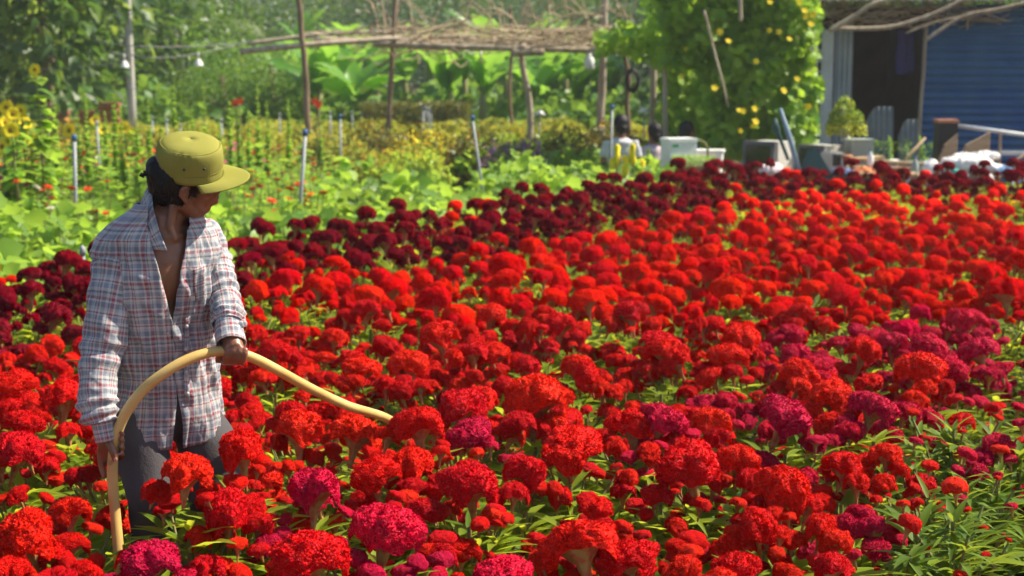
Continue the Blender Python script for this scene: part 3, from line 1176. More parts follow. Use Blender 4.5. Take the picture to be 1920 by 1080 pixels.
strip('collar', [(262, 388, 4.50), (259, 398, 4.455), (266, 425, 4.405), (277, 448, 4.385), (290, 468, 4.372)], [(277, 352, 4.50), (285, 362, 4.44), (288, 392, 4.405), (298, 430, 4.382), (314, 470, 4.362)], 0, uvr=.27)
strip('collar', [(355, 402, 4.49), (356, 415, 4.47), (357, 432, 4.455)], [(372, 408, 4.53), (372, 425, 4.51), (368, 440, 4.48)], 0, uvr=.05)
strip('placket', [(347, 596), (345, 640), (344, 700), (346, 752)], [(356, 592), (354, 640), (353, 700), (356, 756)], .004, uvr=.31)
strip('pocket', [(362, 505), (363, 535), (366, 565)], [(384, 497), (384, 528), (383, 560)], .004, uvr=.4)
for bx, by in ((350, 612), (349, 655), (349, 698), (351, 738)):
    q = on_shirt(bx, by, .008)
    mb = MB()
    mb.tube([q + Vector((0, .003, 0)), q + Vector((0, -.002, 0))], .0055, 12)
    under(mb.build('button', M_BUTTON, shirt))

# --- trousers
mb = MB()
ra = [P(262, 770, 4.50), P(264, 830, 4.46), P(283, 930, 4.42)]
ra += [Vector((ra[-1].x - .005, 4.47, .30)), Vector((ra[-1].x - .01, 4.50, .06))]
la = [P(366, 785, 4.58), P(388, 830, 4.56), P(402, 930, 4.54)]
la += [Vector((la[-1].x + .005, 4.60, .30)), Vector((la[-1].x + .01, 4.63, .06))]
mb.tube(ra, [.088, .082, .068, .062, .066], 26)
mb.tube(la, [.080, .092, .076, .064, .066], 26)
mb.ell(P(314, 748, 4.55), (.150, .125, .12), Matrix((LB, -FB, Vector((0, 0, 1)))).transposed())
mb.tube([P(310, 680, 4.54), P(312, 715, 4.545), P(314, 755, 4.55)], [.128, .134, .138], 26, flat=.95)


def tr_disp(p):
    return .007 * noise.noise(Vector((p.x * 9, p.y * 9, p.z * 15))) + .0015 * noise.noise(Vector((p.x * 30, p.y * 30, p.z * 16)))


under(obj('trousers', remeshed(mb, 'trousers', M_TROUSER, .010, 5, .5, tr_disp), person))
for q in (ra[-1], la[-1]):
    mb = MB()
    mb.ell(Vector((q.x + .03, q.y - .07, .045)), (.05, .13, .045))
    mb.tube([Vector((q.x, q.y, .04)), Vector((q.x, q.y, .16))], [.052, .05], 16)
    under(obj('boot', remeshed(mb, 'boot', M_BLACK, .010, 4), person))

# --- head frame
HC = P(349, 338, 4.475)
HF = Vector((.95, .22, -.05)).normalized()
HU = Vector((.04, -.40, .91))
HU = (HU - HF * HU.dot(HF)).normalized()
HL = HU.cross(HF).normalized()               # his left (away from the camera)
HM = Matrix((HF, HL, HU)).transposed()


def hp(f, l, u):
    return HC + HF * f + HL * l + HU * u


# --- body: head, neck, chest, arms and hands as one surface
mb = MB()
mb.ell(hp(-.012, 0, .030), (.088, .072, .090), HM, 28, 20)          # skull
mb.ell(hp(.022, 0, -.030), (.062, .060, .078), HM, 24, 16)          # face
mb.ell(hp(.040, 0, -.082), (.034, .036, .026), HM)                  # chin
mb.tube([hp(-.01, -.050, -.045), hp(.020, -.046, -.080), hp(.045, -.018, -.096)], [.024, .020, .016], 12)   # jaw
mb.tube([hp(-.01, .050, -.045), hp(.020, .046, -.080), hp(.045, .018, -.096)], [.024, .020, .016], 12)
mb.ell(hp(.050, -.036, -.020), (.022, .020, .018), HM)              # cheekbones
mb.ell(hp(.050, .036, -.020), (.022, .020, .018), HM)
mb.tube([hp(.076, 0, .014), hp(.094, 0, -.008), hp(.105, 0, -.026)], [.009, .011, .013], 12)                # nose
mb.ell(hp(.086, -.012, -.030), (.011, .009, .009), HM)
mb.ell(hp(.086, .012, -.030), (.011, .009, .009), HM)
mb.tube([hp(.060, -.040, .018), hp(.078, -.018, .022), hp(.080, 0, .018), hp(.078, .018, .022), hp(.060, .040, .018)], .010, 10)   # brow
mb.tube([hp(.070, -.022, -.053), hp(.088, 0, -.050), hp(.070, .022, -.053)], [.007, .010, .007], 10)        # lips
mb.tube([hp(.068, -.020, -.066), hp(.086, 0, -.066), hp(.068, .020, -.066)], [.008, .010, .008], 10)
for sd_ in (-1, 1):                                                   # ears
    mb.tube([hp(.000, sd_ * .066, -.034), hp(-.004, sd_ * .076, -.022), hp(-.016, sd_ * .084, -.004), hp(-.014, sd_ * .086, .014), hp(-.002, sd_ * .080, .022), hp(.008, sd_ * .072, .012)], [.009, .008, .007, .007, .007, .006], 10)
    mb.ell(hp(-.004, sd_ * .070, -.004), (.012, .006, .022), HM)
nb = P(306, 405, 4.48)
mb.tube([hp(-.020, 0, -.03), hp(-.030, 0, -.085), nb, P(303, 440, 4.49)], [.058, .056, .062, .085], 24)
mb.tube([hp(-.03, -.052, -.03), P(318, 425, 4.43), P(328, 452, 4.43)], [.014, .015, .012], 12)      # neck tendon
mb.ell(P(305, 500, 4.495), (.145, .100, .15), Matrix((LB, -FB, Vector((0, 0, 1)))).transposed(), 30, 20)
mb.tube([P(303, 430, 4.49), P(304, 590, 4.515), P(310, 760, 4.545)], [.085, .10, .10], 24)
mb.tube(RA[:1] + [RA[2], RA[3], RA[5], P(200, 815, 4.305)], [.048, .045, .038, .030, .026], 18)
mb.tube([LA_[0], LA_[2], LA_[3], LA_[5], P(437, 640, 4.375)], [.042, .040, .036, .030, .027], 18)
mb.tube([P(262, 770, 4.50), ra[2], ra[4]], [.06, .05, .035], 16)
mb.tube([P(368, 765, 4.58), la[2], la[4]], [.06, .05, .035], 16)
# hand on the lower stretch of the hose (his right)
YR = 4.300
mb.tube([P(200, 812, 4.305), P(199, 830, 4.312), P(200, 850, 4.325)], [.026, .026, .022], 16, flat=.8)
mb.ell(P(203, 846, 4.328), (.024, .016, .036))
mb.tube([P(203, 824, 4.298), P(208, 838, 4.281), P(213, 850, 4.273), P(216.5, 864, 4.275)], [.014, .0125, .0105, .0085], 12)    # thumb
for (y0, y1, y2, r_) in ((824, 820, 814, .0074), (836, 833, 827, .0082), (849, 846, 840, .0086), (862, 859, 853, .0084)):   # four fingers round the back
    mb.tube([P(200, y0, 4.322), P(213, y1 + 3, 4.326), P(226, y1, 4.316), P(229.5, y2, 4.298), P(226, y2 - 3, 4.282)], [r_ * 1.15, r_ * 1.1, r_ * 1.05, r_, r_ * .82], 10)
mb.tube([P(190, 838, 4.315), P(189, 858, 4.318), P(192, 880, 4.315), P(196, 898, 4.308)], [.012, .0115, .010, .008], 10)
# fist on the upper stretch (his left)
YL = 4.375
mb.ell(P(440, 656, 4.365), (.030, .022, .022))
mb.tube([P(436, 638, 4.377), P(441, 655, 4.358)], [.027, .026], 16)
for i, x_ in enumerate((425, 436.2, 447.4, 458)):
    r_ = (.0086, .0090, .0086, .0078)[i]
    dy = (1, 0, 1.5, 4)[i]
    mb.tube([P(x_ + 2, 648 + dy, 4.352), P(x_ + 2, 659 + dy, YL - .030), P(x_ - 1, 670 + dy, YL - .029), P(x_ - 4, 679 + dy * .5, YL - .016), P(x_ - 6, 681, YL + .004)], [r_ * 1.1, r_ * 1.12, r_, r_ * .95, r_ * .85], 12)
mb.tube([P(424, 650, 4.370), P(414, 662, YL + .006), P(410, 673, YL + .014), P(409, 681, YL + .012)], [.014, .012, .011, .009], 12)
body = under(obj('body', remeshed(mb, 'body', M_SKIN, .0042, 3, .5), person))
for (px_, py_, Y_, w_) in ((216.8, 862, 4.2670, .0050),):
    mb = MB()
    mb.ell(P(px_, py_, Y_), (w_, .002, w_ * 1.3))
    under(mb.build('fingernail', M_NAIL, body))
# eye and brow that show below the peak
for sd_ in (-1, 1):
    mb = MB()
    mb.ell(hp(.062, sd_ * .030, .000), (.012, .014, .011), HM)
    under(mb.build('eye', mat('eye_white', (.5, .45, .4), .2, .5), body))
    mb = MB()
    mb.ell(hp(.0725, sd_ * .031, .000), (.003, .006, .006), HM)
    under(mb.build('iris', M_BLACK, body))
    mb = MB()
    mb.tube([hp(.066, sd_ * .046, .022), hp(.084, sd_ * .026, .030), hp(.089, sd_ * .010, .026)], [.003, .0045, .003], 8)
    under(mb.build('eyebrow', M_HAIR, body))

# --- hair
mb = MB()
mb.ell(hp(-.030, 0, .010), (.082, .080, .082), HM, 28, 18)
mb.ell(hp(-.055, 0, -.030), (.050, .062, .050), HM)
mb.ell(hp(-.030, -.040, -.028), (.040, .034, .034), HM)
mb.ell(hp(-.030, .040, -.028), (.040, .034, .034), HM)
mb.ell(hp(-.085, -.01, .035), (.030, .045, .040), HM)
mb.tube([hp(.022, -.0705, .030), hp(.026, -.0695, .004), hp(.022, -.068, -.022)], [.010, .0085, .004], 10)
mb.tube([hp(.022, .0705, .030), hp(.026, .0695, .004), hp(.022, .068, -.022)], [.010, .0085, .004], 10)
hair = under(obj('hair', remeshed(mb, 'hair', M_HAIR, .005, 2, .5, lambda p: .003 * noise.noise(Vector((p.x * 70, p.y * 70, p.z * 25))) + .002 * noise.noise(p * 150)), person))
n = 420
V_, F_ = [], []
hv = hair.data.vertices
rh = random.Random(3)
for _ in range(n):
    q = hv[rh.randrange(len(hv))]
    d = (q.normal + Vector((rh.uniform(-.6, .6), rh.uniform(-.6, .6), -1.2))).normalized()
    if (q.co - HC).dot(HU) > .05: continue
    s_ = d.cross(q.normal).normalized() * .0012
    b = len(V_)
    e = q.co + d * rh.uniform(.008, .018) + q.normal * .003
    V_ += [tuple(q.co - s_), tuple(q.co + s_), tuple(e)]
    F_.append((b, b + 1, b + 2))
tag(under(obj('loose_strands', mesh_np('loose_strands', V_, np.array(F_), [M_HAIR]), hair)), kind='stuff')

# --- olive cap with a flat gathered crown
CO = hp(.008, 0, .032)


def cp(th, rf, rl, h):
    return CO + HF * (rf * .95 * math.cos(th)) + HL * (rl * .97 * math.sin(th)) + HU * h


seg = 96
prof = [(.0975, .0855, -.006), (.0985, .0865, .004), (.0985, .0865, .020), (.0980, .0860, .022), (.0990, .0868, .030), (.0995, .087, .045), (.099, .0865, .058), (.097, .085, .070), (.0935, .082, .079), (.089, .078, .0855),
        (.0868, .0762, .0858), (.084, .0735, .089), (.074, .065, .0945), (.055, .048, .099), (.030, .026, .1015), (.001, .001, .102)]
rows = []
for j, (rf, rl, h) in enumerate(prof):
    row = []
    for k in range(seg):
        th = 2 * math.pi * k / seg
        g = 0
        if 5 <= j <= 10:
            g = .0022 * math.sin(34 * th + 3 * math.sin(5 * th)) * max(0, math.sin(3 * th + .8)) * (1 if j > 6 else .5)
        g += .0025 * noise.noise(Vector((math.cos(th) * 2.2, math.sin(th) * 2.2, h * 24)))
        g *= min(1, rf / .07) ** 2
        back = max(0, -math.cos(th) - .80) * .03 if j < 6 else 0
        row.append(cp(th, rf + g, rl + g, h + back * max(0, (5 - j)) / 5 - .006 * math.cos(th) * (1 if j < 5 else 0)))
    rows.append(row)
mb = MB()
mb.grid(rows, closed=True)
cap = under(mb.build('cap', M_CAP, person))
sm = cap.modifiers.new('thickness', 'SOLIDIFY')
sm.thickness = .002
# peak
rows = []
for j in range(13):
    u = j / 12
    row = []
    for k in range(41):
        th = math.radians(-78 + 156 * k / 40)
        ext = .068 * max(0, math.cos(th * .98)) ** .45 * u
        x_ = (.0936 + ext) * math.cos(th) + ext * .15
        y_ = .0865 * math.sin(th) * (1 + .10 * u)
        dz = -.008 - .10 * ext - 2.0 * (y_ ** 2) * u
        row.append(CO + HF * x_ + HL * y_ + HU * (dz + .006 - .004 * math.cos(th)))
    rows.append(row)
mb = MB()
mb.grid(rows)
peak = under(mb.build('peak', M_CAP, cap))
sm = peak.modifiers.new('thickness', 'SOLIDIFY')
sm.thickness = .004
for u_ in (.72, .82, .92):
    j = int(u_ * 12)
    mb = MB()
    mb.tube([p + HU * .0010 for p in rows[j][2:-2]], .0007, 5)
    under(mb.build('stitching', M_CAPSEAM, peak))
for (rf, rl, h) in ((.0880, .0772, .0862), (.0988, .0868, .0215)):
    mb = MB()
    mb.tube([cp(2 * math.pi * k / 80, rf, rl, h) for k in range(81)], .0011, 5, caps=False)
    under(mb.build('seam', M_CAPSEAM, cap))
for th_ in (-1.75, -1.15):
    mb = MB()
    q, q2 = cp(th_, .0985, .0862, .046), cp(th_, .1015, .0892, .046)
    mb.tube([q, q2], .0042, 12)
    under(mb.build('eyelet', M_METAL, cap))
mb = MB()
mb.box(hp(-.105, -.022, .030), (.030, .004, .016), rot=HM)
mb.box(hp(-.122, -.026, .026), (.014, .004, .012), rot=HM @ Matrix.Rotation(.5, 3, 'Y'))
under(mb.build('strap', M_BLACK, cap))

# --- hose
def smooth_path(pts, n=12):
    out = []
    m_ = len(pts)
    for i in range(m_ - 1):
        a0, a1, a2, a3 = pts[max(i - 1, 0)], pts[i], pts[i + 1], pts[min(i + 2, m_ - 1)]
        for k in range(n):
            u = k / n
            out.append(.5 * ((2 * a1) + (a2 - a0) * u + (2 * a0 - 5 * a1 + 4 * a2 - a3) * u * u + (3 * a1 - a0 - 3 * a2 + a3) * u ** 3))
    out.append(pts[-1])
    return out


HP_ = [P(224, 1062, 4.22), P(222, 1030, 4.24), P(216, 960, 4.27), P(211, 895, 4.29), P(214, 840, 4.30), P(228, 790, 4.30), P(262, 738, 4.29), P(310, 698, 4.30), P(360, 671, 4.33), P(405, 659, 4.365), P(440, 661, 4.375), P(475, 671, 4.40), P(520, 694, 4.47), P(580, 727, 4.60), P(650, 760, 4.80), P(735, 790, 5.05), P(780, 846, 5.14)]
HP_ = [Vector((-1.05, 4.05, .04)), Vector((-1.06, 4.12, .2))] + HP_ + [Vector((-.16, 5.42, .25)), Vector((.0, 5.7, .03))]
hs_ = smooth_path(HP_, 12)
mb = MB()
mb.tube(hs_, [.0150 * (1 + .05 * noise.noise(p * 9) + .03 * noise.noise(p * 23)) for p in hs_], 20)
o = mb.build('garden_hose', M_HOSE)
tag(o, 'thick cream yellow garden hose arching through the man\'s hands', 'hose')
recenter(o, (-1.05, 4.05, 0))

# ------------------------------------------------------------------ crops beyond the field
T_HEART, T_LOBE, T_TRI = heart_template(), lobed_template(), tri_quad_template()


def leafy_plant_mesh(name, seed, n, r, h, tmpl, size, m):
    rng = np.random.default_rng(seed)
    a = rng.uniform(0, 6.283, n)
    rad = r * np.sqrt(rng.uniform(0, 1, n))
    z = h * (1 - .55 * (rad / r) ** 2) * rng.uniform(.25, 1.08, n)
    pos = np.stack([rad * np.cos(a), rad * np.sin(a), z], 1)
    b = a + rng.uniform(-1, 1, n)
    d = np.stack([np.cos(b), np.sin(b), rng.uniform(-.7, .9, n)], 1)
    v, f = scatter(tmpl, pos, d, rng.uniform(size[0], size[1], n), normal_hint=np.stack([rng.normal(.1, .55, n), rng.normal(-.1, .55, n), rng.uniform(.3, 1.2, n)], 1))
    # leaf stalks
    st = MB()
    for i in range(0, n, 2):
        st.tube([(pos[i][0] * .25, pos[i][1] * .25, 0), tuple(pos[i])], .004, 3, caps=False)
    sv, sf = np.array([tuple(p) for p in st.v]), np.array(st.f)
    return mesh_np(name, np.concatenate([v, sv]), [f, sf + len(v)], [m, M_CSTEM], True, [0] * len(f) + [1] * len(sf))


LEAFY = [leafy_plant_mesh('leafy_crop', 60 + k, 135, .34, .44, T_LOBE if k % 2 else T_HEART, (.07, .145), M_LIME if k < 3 else M_GREEN2) for k in range(4)]


def field_s(x, y):
    return RN.x * x + RN.y * y


def to_px(x, y, z):
    q = Vector((x, y, z)) - CAMP
    d = FWD.dot(q)
    return 960 + FPX * q.x / d, 540 - FPX * UPV.dot(q) / d


rc = random.Random(21)
crop_spots = []
y = 8.6
while y < 22.5:
    x = -y * .42 - .4 + rc.uniform(0, .4)
    while x < y * .15:
        xx, yy = x + rc.uniform(-.12, .12), y + rc.uniform(-.12, .12)
        x += .46
        if field_s(xx, yy) > S0 - .42: continue
        px, py = to_px(xx, yy, .4)
        if px > 1245 or px < -260: continue
        if px < 590 and yy > 14.2: continue
        if 560 < px < 830 and yy > 19.0: continue
        if 820 < px < 905 and 15.8 < yy < 21: continue
        crop_spots.append((xx, yy))
    y += .46
print('crop', len(crop_spots))
for i, (xx, yy) in enumerate(crop_spots[:300]):
    h_ = rc.uniform(.75, 1.3)
    o = obj('leafy_crop_plant', LEAFY[i % 4], None, (xx, yy, 0), rc.uniform(0, 6.28), (h_, h_, h_ * rc.uniform(.85, 1.2)))
    px, py = to_px(xx, yy, .4)
    w = ('at the left edge behind the maroon flowers' if px < 200 else 'behind the man' if px < 420 else 'just right of the man' if px < 640 else 'between two grey pipes' if px < 850 else 'in front of the purple bush' if px < 1050 else 'in front of the yellow plumes')
    tag(o, 'low lime green broad-leaved plant ' + w, 'leafy plant', 'lime green leafy plants ' + w)

# zinnias: leafy clump, stems, blooms of one colour
ZC = {'red orange': (.72, .05, .012), 'pink': (.70, .05, .26), 'white': (.78, .74, .58), 'yellow': (.80, .52, .02), 'orange': (.78, .20, .01), 'crimson': (.5, .01, .03)}
ZM = {k: mat('zinnia_' + k.replace(' ', '_'), c, .6, .2, rand_island=tuple(min(1, q * 1.15) for q in c)) for k, c in ZC.items()}
M_EYE = mat('bloom_eye', (.25, .13, .01), .8, .1)
M_SEYE = mat('sunflower_eye', (.20, .10, .015), .9, .1, 40, (.30, .16, .02))


def bloom_mesh(name, seed, npet, layers, m, r=1.0, eye=M_EYE, cone=.3, pw=.2):
    rng = np.random.default_rng(seed)
    t = leaf_template(2, pw, .08, .1)
    parts = []
    for l in range(layers):
        a = np.arange(npet) / npet * 6.283 + l * .3
        d = np.stack([np.cos(a), np.sin(a), np.full(npet, .05 + .3 * l)], 1)
        v, f = scatter(t, d * .12, d, (1 - .22 * l) * r * rng.uniform(.85, 1.05, npet))
        parts.append((v, f))
    mb_ = MB()
    mb_.ell((0, 0, .06), (cone, cone, .14), seg=10, rings=6)
    v, fl = merge(parts)
    nf = sum(len(q) for q in fl)
    ev, ef = np.array([tuple(p) for p in mb_.v]), np.array(mb_.f)
    return mesh_np(name, np.concatenate([v, ev]), fl + [ef + len(v)], [m, eye], True, [0] * nf + [1] * len(ef))


ZB = {k: bloom_mesh('zinnia_bloom', 5 + i, 12, 3, ZM[k]) for i, k in enumerate(ZC)}


def zinnia_foliage(seed):
    rng = np.random.default_rng(seed)
    rnd = random.Random(seed)
    n = 100
    a = rng.uniform(0, 6.283, n)
    rad = .27 * np.sqrt(rng.uniform(0, 1, n))
    pos = np.stack([rad * np.cos(a), rad * np.sin(a), rng.uniform(.08, .50, n)], 1)
    d = np.stack([np.cos(a), np.sin(a), rng.uniform(-.1, .9, n)], 1)
    v, f = scatter(leaf_template(2, .2, .25, .3), pos, d, rng.uniform(.09, .16, n))
    st = MB()
    ends = []
    for k in range(5):
        b = rnd.uniform(0, 6.28)
        r = rnd.uniform(.04, .22)
        e = Vector((r * math.cos(b), r * math.sin(b), rnd.uniform(.46, .68)))
        st.tube([(e.x * .4, e.y * .4, 0), e], .005, 4, caps=False)
        ends.append(e)
    sv, sf = np.array([tuple(p) for p in st.v]), np.array(st.f)
    return mesh_np('zinnia_foliage', np.concatenate([v, sv]), [f, sf + len(v)], [M_LIME, M_CSTEM], True, [0] * len(f) + [1] * len(sf)), ends


ZF = [zinnia_foliage(70 + k) for k in range(4)]
zc_keys = ['red orange', 'red orange', 'pink', 'white', 'yellow', 'orange', 'crimson', 'red orange', 'orange']
y, nz_ = 13.9, 0
while y < 21:
    x = -y * .345
    while x < -y * .125:
        xx, yy = x + rc.uniform(-.2, .2), y + rc.uniform(-.2, .2)
        x += .44
        px, py = to_px(xx, yy, .5)
        if px < -40 or px > 600 or (180 < px < 410 and py > 330): continue
        ck = rc.choice(zc_keys) if px < 330 else rc.choice(['red orange', 'orange', 'crimson', 'pink'])
        root = empty('zinnia_plant', (xx, yy, 0), rc.uniform(0, 6.28), 'zinnia plant with %s blooms in the flower bed beyond the man' % ck, 'flower plant', '%s zinnias in the bed behind the man' % ck)
        me, ends = rc.choice(ZF)
        obj('foliage', me, root)['kind'] = 'stuff'
        for e in ends[:rc.choice((2, 3, 4) if px < 330 else (1, 2, 3))]:
            obj('bloom', ZB[ck], root, e, (rc.uniform(-.5, .5), rc.uniform(-.5, .5), rc.uniform(0, 6)), rc.uniform(.036, .055))
        nz_ += 1
    y += .55
print('zinnia', nz_)

# sunflowers
SUNB = bloom_mesh('sunflower_bloom', 44, 18, 2, M_YELLOW, 1.0, M_SEYE, .30)


def sunflower(px, py, Y, size, label, group=None, face=(-.1, -1, .15), nleaf=26):
    hd = P(px, py, Y)
    root = empty('sunflower', (hd.x + .03, hd.y + .04, 0), 0, label, 'sunflower', group)
    base = Vector(root.location)
    mb_ = MB()
    e = hd - base
    mb_.tube([(0, 0, 0), (e.x * .2, e.y * .2, e.z * .5), (e.x * .7, e.y * .9, e.z * .97), e + Vector((0, .01, 0))], [.014, .012, .009, .008], 7)
    mb_.build('stem', M_CSTEM, root)
    rnd = random.Random(int(px * 7 + py))
    pos, d, sz = [], [], []
    for k in range(nleaf):
        z = e.z * rnd.uniform(.15, .96)
        a = rnd.uniform(0, 6.28)
        pos.append((0, 0, z))
        d.append((math.cos(a), math.sin(a), rnd.uniform(-.4, .3)))
        sz.append(rnd.uniform(.14, .26) * (1.1 - .4 * z / e.z))
    v, f = scatter(T_HEART, np.array(pos), np.array(d), np.array(sz), width=.8)
    obj('leaves', mesh_np('sunflower_leaves', v, f, [M_LIME]), root)['kind'] = 'stuff'
    o = obj('bloom', SUNB, root, e, None, size)
    o.rotation_euler = Vector(face).to_track_quat('Z', 'Y').to_euler()


sunflower(65, 131, 15.2, .062, 'tall sunflower standing above all other flowers in front of the dark tree', nleaf=60)
for i, (px, py, Y) in enumerate([(12, 202, 15.5), (24, 214, 15.0), (38, 208, 15.2), (20, 244, 14.8), (10, 230, 15.4), (46, 232, 15.6), (4, 275, 15.0), (178, 226, 19), (130, 245, 18), (192, 243, 19.4), (232, 240, 20), (248, 248, 20.5), (55, 262, 15.8)]):
    sunflower(px, py, Y, rc.uniform(.070, .095), 'yellow sunflower of the cluster at the left edge' if px < 60 else 'small yellow sunflower half hidden in the bed left of the man', 'sunflowers of the cluster at the left edge' if px < 60 else 'small sunflowers left of the man', (rc.uniform(-.5, .6), -1, rc.uniform(-.1, .5)), 26)


# tall spikes of hollyhock
def spike_mesh(seed, H):
    rng = np.random.default_rng(seed)
    st = MB()
    st.tube([(0, 0, 0), (.01, 0, H * .5), (0, .01, H)], [.010, .008, .004], 6)
    n = 100
    u = rng.uniform(0, 1, n)
    z = H * (.35 + .65 * u)
    a = rng.uniform(0, 6.283, n)
    d = np.stack([np.cos(a), np.sin(a), rng.uniform(.2, 1.2, n)], 1)
    v, f = scatter(T_HEART, np.stack([0 * z, 0 * z, z], 1), d, (.075 * (1 - u) + .025) * rng.uniform(.7, 1.2, n))
    n2 = 26
    z2 = H * rng.uniform(.05, .5, n2)
    a2 = rng.uniform(0, 6.283, n2)
    d2 = np.stack([np.cos(a2), np.sin(a2), rng.uniform(-.2, .6, n2)], 1)
    v2, f2 = scatter(T_LOBE, np.stack([0 * z2, 0 * z2, z2], 1) + d2 * .12, d2, rng.uniform(.10, .17, n2))
    sv = np.array([tuple(p) for p in st.v])
    sq = np.array([q for q in st.f if len(q) == 4])
    k = len(v)
    return mesh_np('hollyhock', np.concatenate([v, v2, sv]), [f, f2 + k, sq + k + len(v2)], [M_LIME, M_CSTEM], True, [0] * (len(f) + len(f2)) + [1] * len(sq))


SPK = [spike_mesh(80 + k, 1.5) for k in range(4)]
for i, (px, py, Y) in enumerate([(100, 162, 15.8), (14, 250, 15), (160, 176, 17), (212, 158, 16.6), (196, 208, 17.5), (226, 200, 16), (277, 186, 17), (325, 158, 17.5), (350, 182, 17), (381, 163, 16.8), (360, 200, 18), (430, 188, 17), (446, 205, 18), (482, 158, 18.5), (500, 190, 17.6), (410, 214, 16), (540, 185, 19), (600, 200, 20), (145, 210, 16.5), (85, 190, 16.5), (255, 220, 16), (300, 214, 18), (465, 215, 17)]):
    p = P(px, py, Y)
    tag(obj('hollyhock_spike', SPK[i % 4], None, (p.x, p.y, 0), i * 1.3, (1, 1, p.z / 1.5)), 'tall thin green hollyhock spike rising from the bed behind the man', 'flower spike', 'green hollyhock spikes behind the man')
mRedB = bloom_mesh('red_bloom', 12, 8, 2, mat('red_petal', (.62, .03, .02), .6, .2))
for (px, py) in ((441, 193), (449, 190), (590, 190), (597, 197)):
    Y = 18.0
    p = P(px, py, Y)
    root = empty('red_flower', (p.x, p.y, 0), 0, 'tall stem with a red bloom %s' % ('right of the cap, above the bed' if px < 500 else 'beside the crooked left post of the arbour'), 'flower', 'pair of red blooms near the cap' if px < 500 else 'pair of red blooms beside the arbour post')
    mb_ = MB()
    mb_.tube([(0, 0, 0), (.02, 0, p.z * .6), (0, 0, p.z)], .006, 5)
    mb_.build('stem', M_CSTEM, root)
    obj('bloom', mRedB, root, (0, 0, p.z), (1.2, 0, 0), .05)


# rounded chrysanthemum bushes
def bush_mesh(name, seed, n, leaf, m1, m2=None, frac=.3, shape=(.5, .5, .55), base=.0):
    rng = np.random.default_rng(seed)
    d = rand_dir(n, -.15, 1, rng)
    rad = rng.uniform(.55, 1.0, n) ** .5
    lump = 1 + .12 * np.sin(d[:, 0] * 5 + seed) + .10 * np.sin(d[:, 1] * 6 + 2 * seed)
    pos = d * (rad * lump)[:, None] * np.array(shape) + np.array([0, 0, base])
    dr = d + rand_dir(n, -1, 1, rng) * .9
    v, f = scatter(T_TRI, pos, dr, rng.uniform(leaf * .7, leaf * 1.4, n), normal_hint=d + rand_dir(n, -1, 1, rng) * .6)
    mi = np.zeros(len(f), int)
    if m2:
        mi = ((rng.uniform(0, 1, len(f)) < frac) & (pos[:, 2] > base + shape[2] * .25)).astype(int)
    return mesh_np(name, v, f, [m1] + ([m2] if m2 else []), False, mi)


M_MUMY = mat('mum_yellow', (.62, .46, .02), .7, .1, rand_island=(.50, .38, .03))
M_MUMO = mat('mum_orange', (.44, .30, .04), .7, .1, rand_island=(.50, .26, .04))
M_MUMP = mat('mum_purple', (.30, .16, .24), .7, .1, rand_island=(.38, .22, .32))
MUM = {'yellow green': bush_mesh('mum', 31, 1500, .075, M_YELLEAF, M_MUMY, .20, (.55, .55, .70)), 'olive green': bush_mesh('mum', 32, 1500, .075, M_OLIVE, M_MUMO, .22, (.55, .55, .74)),
       'rusty yellow': bush_mesh('mum', 33, 1500, .075, M_YELLEAF, M_MUMO, .20, (.58, .52, .70)), 'purple': bush_mesh('mum', 34, 1500, .07, M_DARK, M_MUMP, .75, (.55, .5, .55)), 'bright yellow': bush_mesh('mum', 35, 1500, .08, M_OLIVE, M_YELLOW, .55, (.55, .55, .62)),
       'fresh lime': bush_mesh('mum', 36, 1500, .08, M_LIME, M_YELLEAF, .5, (.55, .55, .66))}


def mum(px, py, Y, kind, sc=1.0, lab=None):
    """px, py: top of the bush"""
    p = P(px, py, Y)
    hs2 = p.z / (.70 if kind != 'purple' else .56)
    o = obj('chrysanthemum_bush', MUM[kind], None, (p.x, p.y, 0), rc.uniform(0, 6), (sc * 1.15, sc * 1.15, hs2))
    tag(o, lab or '%s chrysanthemum bush in the rows beyond the leafy bed' % kind, 'bush', None if lab else '%s chrysanthemum bushes in rows' % kind)


for row, (Y, py0) in enumerate(((33, 222), (30, 232), (27, 243), (25, 252), (23, 262), (21.5, 272))):
    px = 40 + 30 * row
    while px < 1230:
        if not (px < 590 and Y < 22):
            k = 'yellow green' if row < 2 else rc.choice(['yellow green', 'rusty yellow', 'olive green', 'rusty yellow'])
            if px > 860 and row > 2: k = rc.choice(['olive green', 'olive green', 'fresh lime'])
            if not (px > 900 and row > 4):
                mum(px, py0 + rc.uniform(-7, 8), Y + rc.uniform(-.5, .5), k, rc.uniform(.85, 1.15))
        px += rc.uniform(95, 135)
mum(800, 236, 22.5, 'bright yellow', .95, 'bush topped with a patch of bright yellow blooms by an arbour post')
mum(760, 250, 22.0, 'bright yellow', .55, 'smaller bright yellow bush sloping down beside the larger yellow one')
mum(965, 268, 20.5, 'purple', .85, 'dark bush with dusty purple blooms left of an arbour post')
mum(900, 262, 21.5, 'olive green', 1.1, 'dark olive bush left of the dusty purple one')
mum(770, 283, 18.5, 'fresh lime', .8, 'bushy lime and yellow chrysanthemum in front of the olive rows')
mum(720, 292, 18.8, 'yellow green', .6, 'small yellow green bush beside the lime and yellow one')
